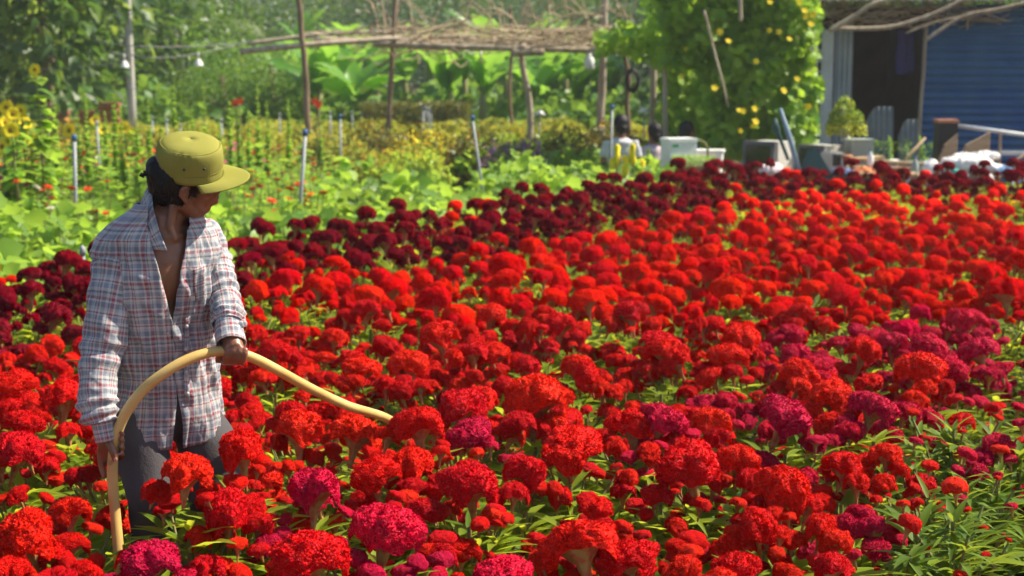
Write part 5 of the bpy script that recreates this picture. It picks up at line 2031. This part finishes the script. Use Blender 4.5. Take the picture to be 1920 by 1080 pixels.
for px, py, w, lab in ((1652, 200, .40, 'rounded grey tin sheet leaning in the doorway'), (1707, 224, .26, 'smaller rounded grey tin sheet near the door pole')):
    Y = 21.6
    p = P(px, py, Y)
    r = empty('tin_sheet', (p.x, Y, 0), 0, lab, 'tin sheet')
    rows = []
    for i in range(41):
        x = -w / 2 + w * i / 40
        h_ = p.z * (1 - .25 * (max(0, -x) / (w / 2)) ** 2)
        rows.append([(x, .012 * math.sin(x * 2 * math.pi / .075) + .12 * k / 6, h_ * k / 6) for k in range(7)])
    mb_ = MB(); mb_.grid(rows); mb_.build('sheet', mat('dull_tin', (.12, .15, .17), .6, .3, 4, (.19, .22, .23)), r)
for i, (px, Y) in enumerate(((1640, 20.6), (1668, 20.7), (1702, 20.5), (1735, 20.4))):
    r = empty('seedling_pot', onb(px, Y, 0), 0, 'pale pot with a thin grey green seedling before the doorway', 'potted plant', 'seedling pots before the doorway')
    mb_ = MB(); mb_.tube([(0, 0, 0), (0, 0, .45), (0, 0, .47)], [.08, .12, .13], 12); mb_.build('pot', M_FOAM if i % 2 else M_BIN, r)
    v, f = scatter(T_LANCE, np.stack([RNG.normal(0, .04, 40), RNG.normal(0, .04, 40), RNG.uniform(.45, .7, 40)], 1), rand_dir(40, .1, 1), RNG.uniform(.08, .16, 40))
    obj('foliage', mesh_np('seedling', v, f, [M_GREEN]), r)['kind'] = 'stuff'
# more odds and ends along the benches
def bottle(px, Y, z, h_, r_, m, lab):
    o = empty('bottle', onb(px, Y, z), 0, lab, 'bottle')
    mb_ = MB(); mb_.tube([(0, 0, 0), (0, 0, .01), (0, 0, h_ * .62), (0, 0, h_ * .8), (0, 0, h_ * .92)], [r_ * .9, r_, r_, r_ * .4, r_ * .38], 12); mb_.build('flask', m, o)
    mb_ = MB(); mb_.tube([(0, 0, h_ * .92), (0, 0, h_)], r_ * .46, 10); mb_.build('cap', M_BLUE, o)


bottle(1632, 18.9, BZ + .11, .20, .04, M_FOAM, 'white bottle standing on the brown board')
bottle(1716, 18.75, BZ, .24, .045, M_BIN, 'grey green bottle left of the round sack')
bottle(1390, 18.7, BZ, .16, .04, M_BLUEF, 'pale blue bottle in front of the dark screen')
lump('white_rag', 'white rag hanging over the bench edge below the boards', 1690, 18.6, BZ - .10, (.12, .06, .07), M_SACK, 12, .4, 'rag')
lump('brown_rag', 'brown rag beside the white round sack', 1708, 18.62, BZ - .03, (.10, .07, .05), M_CARD, 13, .4, 'rag')
lump('pale_bundle', 'pale bundle between the orange cloth and the boards', 1660, 18.72, BZ, (.09, .07, .05), M_PALEM, 14, .4, 'bundle')
lump('blue_white_bundle', 'blue and white plastic bundle at the right of the white heap', 1893, 18.7, BZ, (.15, .10, .07), M_BLUEF, 15, .4, 'bundle')
lump('white_heap_top', 'loose white film lying on top of the big white heap', 1845, 19.1, BZ + .16, (.20, .12, .06), M_SACK, 16, .45, 'film')
for i, (px, Y, a, b, m, lab) in enumerate(((1400, 18.75, (-.35, 0, .02), (.55, .1, .10), M_PLANK, 'thin stick lying across the bench before the old monitor'), (1740, 18.62, (-.5, 0, .0), (.5, .05, .02), M_FRAME, 'pale bar along the bench front below the sacks'), (1690, 19.3, (-.1, 0, 0), (.35, .25, .42), M_PLANK, 'short plank leaning against the black crate'), (1605, 18.7, (-.3, 0, .05), (.35, 0, .03), M_CARD, 'light brown lath above the blue cloth'), (1900, 19.3, (-.2, 0, .0), (.3, .1, .30), M_PLANK, 'plank propped against the pale rail frame'))):
    o = empty('stick', onb(px, Y), 0, lab, 'stick')
    mb_ = MB(); mb_.tube([a, tuple((q + w_) / 2 + .01 for q, w_ in zip(a, b)), b], [.018, .02, .016], 6); mb_.build('stick', m, o)
# wooden wedges, black block and pale rail frame
for px, w, lab in ((1776, .22, 'left slatted wooden wedge behind the white heap'), (1826, .36, 'right, longer slatted wooden wedge behind the white heap')):
    r = empty('wooden_wedge', onb(px, 19.5), 0, lab, 'wedge', 'slatted wooden wedges')
    for k in range(4):
        mb_ = MB()
        a = k / 4
        mb_.add([(-w / 2 + .02 * k, -.05, .05 * k + .14), (w / 2, -.05, .08 * k + .14 + w * .12), (w / 2, -.05, .08 * k + .21 + w * .12), (-w / 2 + .02 * k, -.05, .05 * k + .185)], [(0, 1, 2, 3)])
        o = mb_.build('slat', M_PLANK, r, False)
        sm = o.modifiers.new('t', 'SOLIDIFY'); sm.thickness = .06
r = empty('black_crate', onb(1771, 19.75), 0, 'black crate with a rusty top edge left of the pale rail', 'crate')
mb_ = MB(); mb_.box((0, 0, .30), (.24, .24, .60)); mb_.build('crate', M_BLACK, r, False)
mb_ = MB(); mb_.box((0, 0, .62), (.26, .26, .04)); mb_.build('top_edge', M_TERRA, r, False)
r = empty('rail_frame', onb(1850, 19.9), 0, 'pale grey tilted rail frame standing before the blue wall', 'frame')
mb_ = MB(); mb_.tube([rel(r, P(1780, 234, 19.9)), rel(r, P(1960, 258, 19.9))], .026, 8); mb_.build('rail', M_FRAME, r)
for px, py in ((1786, 236), (1876, 247)):
    mb_ = MB(); q = P(px, py, 19.9); mb_.tube([rel(r, (q.x, 19.9, 0)), rel(r, q)], .022, 8); mb_.build('leg', M_PLANK, r)
mb_ = MB(); mb_.box(rel(r, P(1890, 287, 19.9)), (1.0, .06, .05)); mb_.build('base_bar', M_FRAME, r, False)


# ------------------------------------------------------------------ people resting in the arbour
def seated(px, py, Y, shirt_m, lab, hair_m, face, turn=0.0, skin=True):
    """px, py: top of the head; sits low on the ground edge with the back to the camera"""
    tp = P(px, py, Y)
    r = empty('person', (tp.x, Y, 0), turn, lab, 'person')
    T_ = tp.z
    k = 1.0
    mb_ = MB()
    mb_.ell((0, face * -.02, T_ - .11), (.075, .09, .11), seg=20, rings=14)
    mb_.tube([(0, .02, T_ - .17), (0, .03, T_ - .27)], [.05, .055], 14)
    mb_.tube([(0, .03, T_ - .30), (0, .05, T_ - .55), (0, .06, T_ - .80)], [.12, .13, .14], 16, flat=.75)
    for s_ in (-1, 1):
        mb_.tube([(s_ * .16, .03, T_ - .31), (s_ * .21, .02, T_ - .55), (s_ * .14, -.20 * face, T_ - .66)], [.045, .04, .03], 10)
        mb_.ell((s_ * .12, -.23 * face, T_ - .67), (.035, .045, .02))
        mb_.tube([(s_ * .09, .05, T_ - .78), (s_ * .13, -.36 * face, T_ - .72), (s_ * .13, -.38 * face, max(.06, T_ - 1.15))], [.075, .06, .045], 12)
        mb_.ell((s_ * .13, -.44 * face, max(.05, T_ - 1.16)), (.045, .11, .04))
    obj('body', remeshed(mb_, 'seated_body', M_SKIN, .014, 3), r)
    mb_ = MB()
    mb_.tube([(0, .03, T_ - .265), (0, .03, T_ - .31), (0, .04, T_ - .42), (0, .05, T_ - .60), (0, .06, T_ - .84)], [.07, .155, .172, .165, .18], 20, flat=.72)
    for s_ in (-1, 1):
        mb_.tube([(s_ * .14, .03, T_ - .31), (s_ * .21, .02, T_ - .50)], [.066, .06], 12)
    obj('shirt', remeshed(mb_, 'seated_shirt', shirt_m, .014, 3, .5, lambda p: .008 * noise.noise(p * 14)), r)
    mb_ = MB()
    mb_.tube([(0, .05, T_ - .90), (0, .05, T_ - .74)], [.19, .17], 18, flat=.8)
    for s_ in (-1, 1):
        mb_.tube([(s_ * .09, .05, T_ - .78), (s_ * .13, -.36 * face, T_ - .72), (s_ * .13, -.38 * face, max(.12, T_ - 1.10))], [.095, .08, .06], 12)
    obj('trousers', remeshed(mb_, 'seated_trousers', M_TROUSER, .016, 3), r)
    mb_ = MB()
    mb_.ell((0, .015 + face * .02, T_ - .085), (.094, .105, .105), seg=20, rings=14)
    mb_.ell((0, .05 * face, T_ - .15), (.08, .07, .08))
    obj('hair', remeshed(mb_, 'seated_hair', hair_m, .010, 2, .5, lambda p: .006 * noise.noise(p * 30)), r)


def stool(px, Y, z):
    p = P(px, 300, Y)
    r = empty('stool', (p.x, Y + .06, 0), 0, 'low dark stool under the seated person %s' % ('in grey' if px < 1180 else ('in pale pink' if px < 1260 else 'in blue')), 'stool', 'low stools under the seated people')
    mb_ = MB(); mb_.box((0, 0, z - .02), (.34, .30, .04)); mb_.build('seat', M_BLACK, r, False)
    for a in (-.13, .13):
        for b in (-.11, .11):
            mb_ = MB(); mb_.box((a, b, (z - .042) / 2), (.04, .04, z - .042)); mb_.build('leg', M_BLACK, r, False)


M_GREYS = mat('grey_shirt', (.50, .50, .52), .9, .1, 12, (.42, .42, .45))
M_PINKSH = mat('pale_pink_shirt', (.52, .40, .42), .9, .1, 12, (.46, .38, .44))
M_BLUES = mat('blue_shirt', (.03, .12, .30), .9, .1, 12, (.05, .16, .34))
seated(1165, 216, 18.6, M_GREYS, 'person in a grey shirt with black hair seated with back turned', M_HAIR, -1, 0.0)
stool(1165, 18.6, .34)
seated(1228, 232, 20.2, M_PINKSH, 'dark-haired person in a pale pink top behind an arbour post', M_HAIR, -1, .6)
stool(1228, 20.2, .26)
seated(1288, 228, 20.6, M_BLUES, 'person in a blue shirt in the shade of the vine', M_HAIR, -1, -1.2)
stool(1288, 20.6, .30)
# red bucket and crate in the beds
p = P(722, 305, 19.2)
r = empty('red_bucket', (p.x, p.y, 0), 0, 'dark pot with a red top beside an arbour post', 'pot')
mb_ = MB(); mb_.tube([(0, 0, 0), (0, 0, .40)], [.12, .15], 14); mb_.build('pot', M_POT, r)
mb_ = MB(); mb_.ell((0, 0, .45), (.09, .09, .10)); mb_.build('red_bloom', MATS['zinnia_crimson'], r)
p = P(600, 316, 17.2)

# ------------------------------------------------------------------ bananas, trees, pole and wires
def banana_leaf(seed, L_=1.7, W_=.26):
    rng = np.random.default_rng(seed)
    V_, F_ = [], []
    n_ = 14
    for i in range(n_ + 1):
        u = i / n_
        w = W_ * (math.sin(math.pi * min(1, u * .93 + .07)) ** .55 if u < 1 else .05)
        y_, z_ = L_ * u * (1 - .12 * u), -.38 * L_ * u ** 2.6 * rng.uniform(.95, 1.05)
        t1, t2 = rng.uniform(-.04, .04), rng.uniform(-.04, .04)
        V_ += [(-w, y_ - .10 * w, z_ + .30 * w + t1), (-w * .5, y_, z_ + .20 * w), (0, y_, z_), (w * .5, y_, z_ + .20 * w), (w, y_ - .10 * w, z_ + .30 * w + t2)]
    for i in range(n_):
        for k in range(4):
            if k in (0, 3) and rng.random() < .16: continue
            b = i * 5 + k
            F_.append((b, b + 1, b + 6, b + 5))
    return mesh_np('banana_leaf', V_, np.array(F_), [M_BANANA])


BL = [banana_leaf(k) for k in range(5)]
bmb = MB()
bmb.tube([(0, 0, 0), (0, 0, .6), (0, 0, 1.2)], [.11, .09, .05], 10)
BSTEM = bmb.mesh('banana_stem', mat('banana_stem', (.20, .22, .09), .7, .2, 6, (.28, .20, .10), stretch=(1, 1, .3)))
rb = random.Random(17)
for i, (px, Y, h_) in enumerate([(600, 36, 1.1), (640, 38, 1.3), (672, 35, .9), (705, 40, 1.5), (845, 36, 1.2), (872, 39, 1.5), (905, 35, 1.3), (950, 38, 1.6), (1012, 36, 1.0), (1045, 40, 1.4), (1085, 37, 1.1), (810, 43, 1.6), (760, 44, 1.5), (530, 43, 1.2), (1120, 42, 1.5), (985, 44, 1.8), (395, 44, 1.5), (1150, 38, 1.2), (650, 46, 1.9), (900, 47, 2.0), (570, 48, 1.8), (1060, 48, 2.0)]):
    p = P(px, 200, Y)
    r = empty('banana_plant', (p.x, Y, 0), rb.uniform(0, 6), 'banana plant with broad upright leaves in the grove behind the arbour', 'banana plant', 'banana plants behind the arbour')
    obj('stem', BSTEM, r, scale=(1, 1, h_ / 1.2))
    for k in range(9):
        o = obj('leaf', rb.choice(BL), r, (0, 0, h_ * rb.uniform(.72, 1.0)), None, rb.uniform(.75, 1.15))
        o.rotation_euler = (rb.uniform(.75, 1.45), rb.uniform(-.5, .5), k * 2.4 + rb.uniform(-.3, .3))


def tree_crown(name, seed, R_, z0, z1, leaf, ncl, per, m, tmpl=None, hollow=.35):
    rng = np.random.default_rng(seed)
    cl = rand_dir(ncl, -1, 1, rng) * (rng.uniform(hollow, 1, ncl) ** .5)[:, None]
    zc, zh = (z0 + z1) / 2, (z1 - z0) / 2
    cpos = cl * np.array([R_, R_, zh]) + np.array([0, 0, zc])
    P_, D_ = [], []
    for c in cpos:
        s_ = rng.uniform(.25, .5) * min(R_, zh) * .8
        q = rng.normal(0, 1, (per, 3)) * s_ * np.array([1, 1, .6])
        P_.append(c + q)
        D_.append(unit(q + 1e-6) + rand_dir(per, -1, .6, rng) * .8)
    P_, D_ = np.concatenate(P_), np.concatenate(D_)
    ok = P_[:, 2] > .1
    P_, D_ = P_[ok], D_[ok]
    nh = np.stack([rng.normal(.2, .6, len(P_)), rng.normal(0, .6, len(P_)), rng.uniform(.2, 1.2, len(P_))], 1)
    v, f = scatter(tmpl or T_TRI, P_, D_, rng.uniform(leaf * .6, leaf * 1.35, len(P_)), normal_hint=nh)
    return mesh_np(name, v, f, [m], False), cpos


def tree_wood(name, H_, r_, cpos, nl=9):
    mb_ = MB()
    mb_.tube([(0, 0, 0), (.05, 0, H_ * .3), (-.03, .05, H_ * .65), (0, 0, H_)], [r_, r_ * .8, r_ * .55, r_ * .25], 9)
    for c in cpos[:nl]:
        c = Vector(c)
        b = Vector((0, 0, H_ * (.25 + .4 * (max(0, c.z) / (H_ * 1.3)))))
        mb_.tube([b, b.lerp(c, .5) + Vector((0, 0, .15)), c], [r_ * .4, r_ * .25, r_ * .08], 6, caps=False)
    return mb_.mesh(name, M_BARK)


KIND = []
for k, (R_, z0, z1, leaf, ncl, per, m) in enumerate([(2.6, .4, 6.0, .20, 60, 95, M_TREE), (2.2, .2, 5.0, .16, 60, 100, leaf_mat('blue_green_leaf', (.025, .075, .035), (.08, .15, .06), (.22, .36, .12), .25)), (3.0, .5, 7.0, .22, 70, 95, M_DARK), (1.9, .1, 3.4, .15, 50, 95, M_TREE), (1.7, .0, 2.6, .13, 45, 110, M_GREEN)]):
    me, cpos = tree_crown('crown', 200 + k, R_, z0, z1, leaf, ncl, per, m)
    KIND.append((me, tree_wood('trunk', z1 * .8, .16, cpos)))


def tree(px, Y, kind, sc, lab, grp=None, name='tree'):
    p = P(px, 200, Y)
    r = empty(name, (p.x, Y, 0), rb.uniform(0, 6), lab, 'tree' if kind < 3 else 'bush', grp)
    obj('crown', KIND[kind][0], r, scale=sc)['kind'] = 'stuff'
    obj('trunk', KIND[kind][1], r, scale=sc)


tree(150, 42, 2, 1.0, 'dark shady tree behind the big-leaved tree at the left')
tree(40, 40, 2, .9, 'dark tree at the left edge behind the sunflowers')
tree(240, 46, 0, .9, 'dull green tree right behind the concrete pole')
tree(335, 44, 3, 1.0, 'olive bush right of the concrete pole', name='bush')
tree(410, 52, 2, .8, 'dark round tree above the cap', None)
tree(460, 40, 4, .8, 'round green bush between the cap and the crooked post', name='bush')
tree(510, 37, 4, .75, 'bright green bush left of the crooked arbour post', name='bush')
tree(420, 36, 4, .65, 'low dark green bush with a shadowed hollow beyond the cap', name='bush')
for i, px in enumerate((470, 560, 640, 730, 820, 900, 985, 1070, 1160, 1250)):
    tree(px, 58 + (i * 37 % 11), (1, 0, 2, 1, 0, 3)[i % 6], rb.uniform(.8, 1.1), 'hazy green tree in the row behind the banana grove', 'hazy trees behind the banana grove')
for i, px in enumerate((-80, 1350, 1480, 1600, 1720, 1860, 2000, -220, -400, -560)):
    tree(px, 34 + (i * 13 % 9), (0, 1, 2)[i % 3], rb.uniform(.85, 1.1), 'tree standing behind the shed and vine' if px > 0 else 'tree at the far left beyond the dark ones', 'trees behind the shed' if px > 0 else 'trees at the far left')
# clipped dark hedge
p = P(780, 235, 33.5)
hd = empty('hedge', (p.x, 33.5, 0), 0, 'clipped dark green hedge under the banana leaves', 'hedge')
n = 9000
q = np.stack([RNG.uniform(-1.15, 1.15, n), RNG.uniform(-.5, .5, n), RNG.uniform(0, .78, n) ** .8], 1)
dist = np.maximum(np.abs(q[:, 0]) / 1.15, np.maximum(np.abs(q[:, 1]) / .5, q[:, 2] / .8))
q = q[dist > .72]
v, f = scatter(T_TRI, q, rand_dir(len(q), -.4, 1), RNG.uniform(.05, .10, len(q)), normal_hint=rand_dir(len(q), -.2, 1))
obj('foliage', mesh_np('hedge_foliage', v, f, [M_OLIVE], False), hd)['kind'] = 'stuff'
mb_ = MB()
for k in range(8): mb_.tube([(-1 + k * .28, 0, 0), (-1 + k * .28, .05, .6)], .02, 5)
mb_.build('stem', M_BARK, hd)
# big-leaved tree at the left
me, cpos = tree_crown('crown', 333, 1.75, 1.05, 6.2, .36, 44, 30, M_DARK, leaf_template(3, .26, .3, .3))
me2, cp2 = tree_crown('crown', 334, 1.6, 1.6, 5.6, .34, 30, 24, leaf_mat('sunlit_big_leaf', (.07, .17, .02), (.18, .26, .04), (.5, .65, .08), .35), leaf_template(3, .26, .3, .3), .8)  # outer leaves in a paler copy, sunlight put into their colour
p = P(85, 200, 31)
r = empty('big_leaved_tree', (p.x, 31, 0), 0, 'big-leaved dark tree overhanging the sunflowers at the top left', 'tree')
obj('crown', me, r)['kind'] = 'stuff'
obj('sunlit_tone_leaves', me2, r)['kind'] = 'stuff'
obj('trunk', tree_wood('trunk', 5, .13, cpos, 14), r)


# palms
def palm(px, Y, H_, lab, nf=16, L_=2.6):
    p = P(px, 200, Y)
    r = empty('palm_tree', (p.x, Y, 0), 0, lab, 'palm')
    mb_ = MB()
    mb_.tube([(0, 0, 0), (.1, 0, H_ * .5), (0, 0, H_)], [.17, .13, .11], 10, jitter=.05)
    mb_.build('trunk', M_BARK, r)
    for k in range(nf):
        a = k * 2.4
        el = rb.uniform(-.5, 1.1)
        ribs = []
        for i in range(15):
            u = i / 14
            ribs.append(Vector((math.cos(a) * L_ * u * math.cos(el * (1 - u * .6)), math.sin(a) * L_ * u * math.cos(el * (1 - u * .6)), L_ * (math.sin(el) * u - .62 * u * u))))
        pos, d_ = [], []
        for i in range(1, 57):
            u = i / 57 * 14
            j = int(u)
            q = ribs[j].lerp(ribs[min(j + 1, 14)], u - j)
            t_ = (ribs[min(j + 1, 14)] - ribs[j]).normalized()
            s_ = t_.cross(Vector((0, 0, 1))).normalized()
            for sg in (-1, 1):
                pos.append(tuple(q))
                d_.append(tuple(s_ * sg + t_ * .7 + Vector((0, 0, -.45))))
        v_, f_ = scatter(leaf_template(2, .05, .25, .1), np.array(pos), np.array(d_), np.full(len(pos), .55))
        st = MB()
        st.tube(ribs, [.02 * (1 - i / 16) for i in range(15)], 4, caps=False)
        sv = np.array([tuple(q) for q in st.v])
        obj('frond', mesh_np('frond', np.concatenate([v_, sv]), [f_, np.array(st.f) + len(v_)], [M_PALM]), r, (0, 0, H_))


palm(335, 47, 2.4, 'short palm with pale feathery fronds behind the cables')
palm(20, 38, 1.9, 'palm frond clump at the left edge beside the dark tree', 9, 1.5)

# far wood and a low rise that closes the view
n = 26000
xx = RNG.uniform(-60, 70, n)
yy = 88 + RNG.uniform(0, 10, n)
hh = 9 + 2.5 * np.sin(xx * .21) + 1.6 * np.sin(xx * .53 + 1)
zz = hh * RNG.uniform(0, 1, n) ** .8
lum = np.stack([RNG.normal(0, .5, n), RNG.normal(-.5, .4, n), RNG.normal(.5, .4, n)], 1)
v, f = scatter(T_TRI, np.stack([xx, yy - (1 - zz / hh) * 2, zz], 1), rand_dir(n, -.6, .6), RNG.uniform(.5, 1.1, n), normal_hint=lum)
tag(obj('far_wood', mesh_np('far_wood', v, f, [leaf_mat('far_wood_leaf', (.022, .055, .036), (.06, .11, .06), (.15, .26, .12), .2)], False)), 'distant hazy wood closing the view behind the garden', 'wood', kind='stuff')
rows = []
for i in range(30):
    yq = 99 + i * 6
    rows.append([(-130 + k * 10, yq, (9.5 * math.sin(min(1, i / 9) * 1.57) + 2.2 * noise.noise(Vector((k * .33, i * .3, 2)))) if i else -.5) for k in range(28)])
mb_ = MB(); mb_.grid(rows)
tag(mb_.build('hill', mat('hill_green', (.045, .085, .03), .95, .05, .3, (.07, .12, .04), bump=.8, bump_scale=1.2)), kind='structure')
# pale house glimpsed through the trees
M_HWALL = mat('house_wall', (.48, .47, .50), .8, .2, 1, (.54, .52, .53))
M_HROOF = mat('house_roof', (.30, .29, .34), .7, .2, 2, (.36, .34, .38))
r = empty('house', (P(440, 100, 66).x, 66, 0), 0, 'pale house with a grey roof glimpsed through the trees', 'house')
mb_ = MB(); mb_.box((0, 0, 1.75), (4.5, 4, 3.5)); mb_.build('wall', M_HWALL, r, False)
mb_ = MB(); mb_.add([(-2.6, -2.4, 3.5), (2.6, -2.4, 3.5), (2.6, 2.4, 3.5), (-2.6, 2.4, 3.5), (-2.6, 0, 4.7), (2.6, 0, 4.7)], [(0, 1, 5, 4), (2, 3, 4, 5), (0, 4, 3), (1, 2, 5), (0, 3, 2, 1)]); mb_.build('roof', M_HROOF, r, False)
for dx in (-1.2, 1.2):
    mb_ = MB(); mb_.box((dx, -2.02, 2.0), (.9, .06, 1.1)); w_ = mb_.build('window', M_SCREEN, r, False)
    mb_ = MB(); mb_.box((dx, -2.05, 1.4), (1.1, .12, .08)); mb_.build('sill', M_HWALL, w_, False)
# red brick pier stubs behind the beds
M_BRICK = mat('brick', (.30, .10, .06), .9, .1, 8, (.36, .14, .09))
for i, (px, py, w, lab) in enumerate(((160, 204, .30, 'low red brick block left of the concrete pole'), (204, 186, .42, 'larger red brick block beside the concrete pole'), (118, 206, .22, 'small red brick block behind the tall sunflower'))):
    p = P(px, py, 33)
    r = empty('brick_block', (p.x, 33, 0), 0, lab, 'brick block', 'red brick blocks behind the beds')
    nrow = max(2, int(p.z / .085))
    cols_ = max(2, int(w / .2))
    for a in range(nrow):
        for b in range(cols_):
            mb_ = MB()
            mb_.box((-w / 2 + w * (b + .5) / cols_ + (.02 if a % 2 else -.02), rt.uniform(-.006, .006), .04 + a * .085), (w / cols_ - .01, .2, .074))
            mb_.build('brick', M_BRICK, r, False)
# concrete pole
p = P(247, 200, 30)
r = empty('concrete_pole', (p.x, 30, 0), 0, 'pale concrete pole rising out of the bed at the left', 'pole')
mb_ = MB(); mb_.tube([(0, 0, 0), (0, 0, 1), (-.03, 0, 4), (-.06, 0, 8)], [.085, .082, .072, .06], 16); mb_.build('shaft', M_CONC, r)
for z in (1.2, 2.6, 4.2):
    mb_ = MB(); mb_.tube([(-.004 * z, 0, z), (-.004 * z, 0, z + .03)], [.088, .088], 16); mb_.build('band', M_PVC, r)
# cables
for i, (pts, lab) in enumerate((([(155, 72, 29.8), (200, 80, 29.8), (247, 86, 29.8), (330, 88, 30), (440, 82, 30.5), (600, 70, 31)], 'upper cable sagging right from the concrete pole'),
                                ([(150, 88, 29.8), (247, 104, 29.8), (330, 107, 30), (440, 86, 30.5)], 'lower cable crossing the concrete pole'),
                                ([(-40, 74, 29.7), (60, 95, 29.7), (140, 116, 29.7), (200, 112, 29.7), (247, 102, 29.8)], 'cable rising from the big-leaved tree to the pole'),
                                ([(50, 131, 29.6), (90, 129, 29.6), (180, 124, 29.7), (247, 112, 29.8)], 'lowest cable passing behind the tall sunflower'))):
    mb_ = MB(); mb_.tube(smooth_path([P(*q) for q in pts], 8), .012, 5)
    o = mb_.build('cable', mat('cable_grey', (.30, .30, .28), .6, .3))
    tag(o, lab, 'cable', 'cables strung from the concrete pole')
    recenter(o, P(*pts[0]))
for px, py, lab in ((233, 113, 'white lamp shade hanging left of the concrete pole'), (372, 110, 'white lamp shade hanging under the cables above the cap')):
    p = P(px, py, 29.6)
    r = empty('lamp_shade', p, 0, lab, 'lamp', 'white lamps on the cables')
    mb_ = MB(); mb_.tube([(0, 0, -.13), (0, 0, -.06), (0, 0, 0)], [.09, .07, .02], 16, caps=False); mb_.build('shade', M_WHITE, r)
    mb_ = MB(); mb_.tube([(0, 0, 0), (0, 0, .12)], .012, 8); mb_.ell((0, 0, -.09), (.035, .035, .05)); mb_.build('bulb', M_WHITE, r)

# low growth under the bananas
n = 22000
xx = RNG.uniform(-24, 6, n)
yy = RNG.uniform(33.8, 50, n)
hh = .75 + .35 * np.sin(xx * 1.3 + yy * .7) + .25 * np.sin(xx * 2.9)
v, f = scatter(T_HEART, np.stack([xx, yy, hh * RNG.uniform(.1, 1, n)], 1), rand_dir(n, -.4, .6), RNG.uniform(.12, .30, n), normal_hint=rand_dir(n, 0, 1))
tag(obj('undergrowth', mesh_np('undergrowth', v, f, [M_GREEN], False)), 'green undergrowth beneath the banana grove', 'undergrowth', kind='stuff')

# ------------------------------------------------------------------ air
hz_ = MB()
hz_.box((5, 140, 9.5), (420, 330, 21))
hm = bpy.data.materials.new('haze')
hm.use_nodes = True
hn = hm.node_tree.nodes
hn.remove(hn['Principled BSDF'])
pv = hn.new('ShaderNodeVolumePrincipled')
pv.inputs['Color'].default_value = (.90, .95, 1.0, 1)
pv.inputs['Density'].default_value = .0009
pv.inputs['Anisotropy'].default_value = .2
hm.node_tree.links.new(pv.outputs[0], hn['Material Output'].inputs['Volume'])
tag(hz_.build('haze', hm, smooth=False), 'pale morning haze in the air', 'haze', kind='stuff')
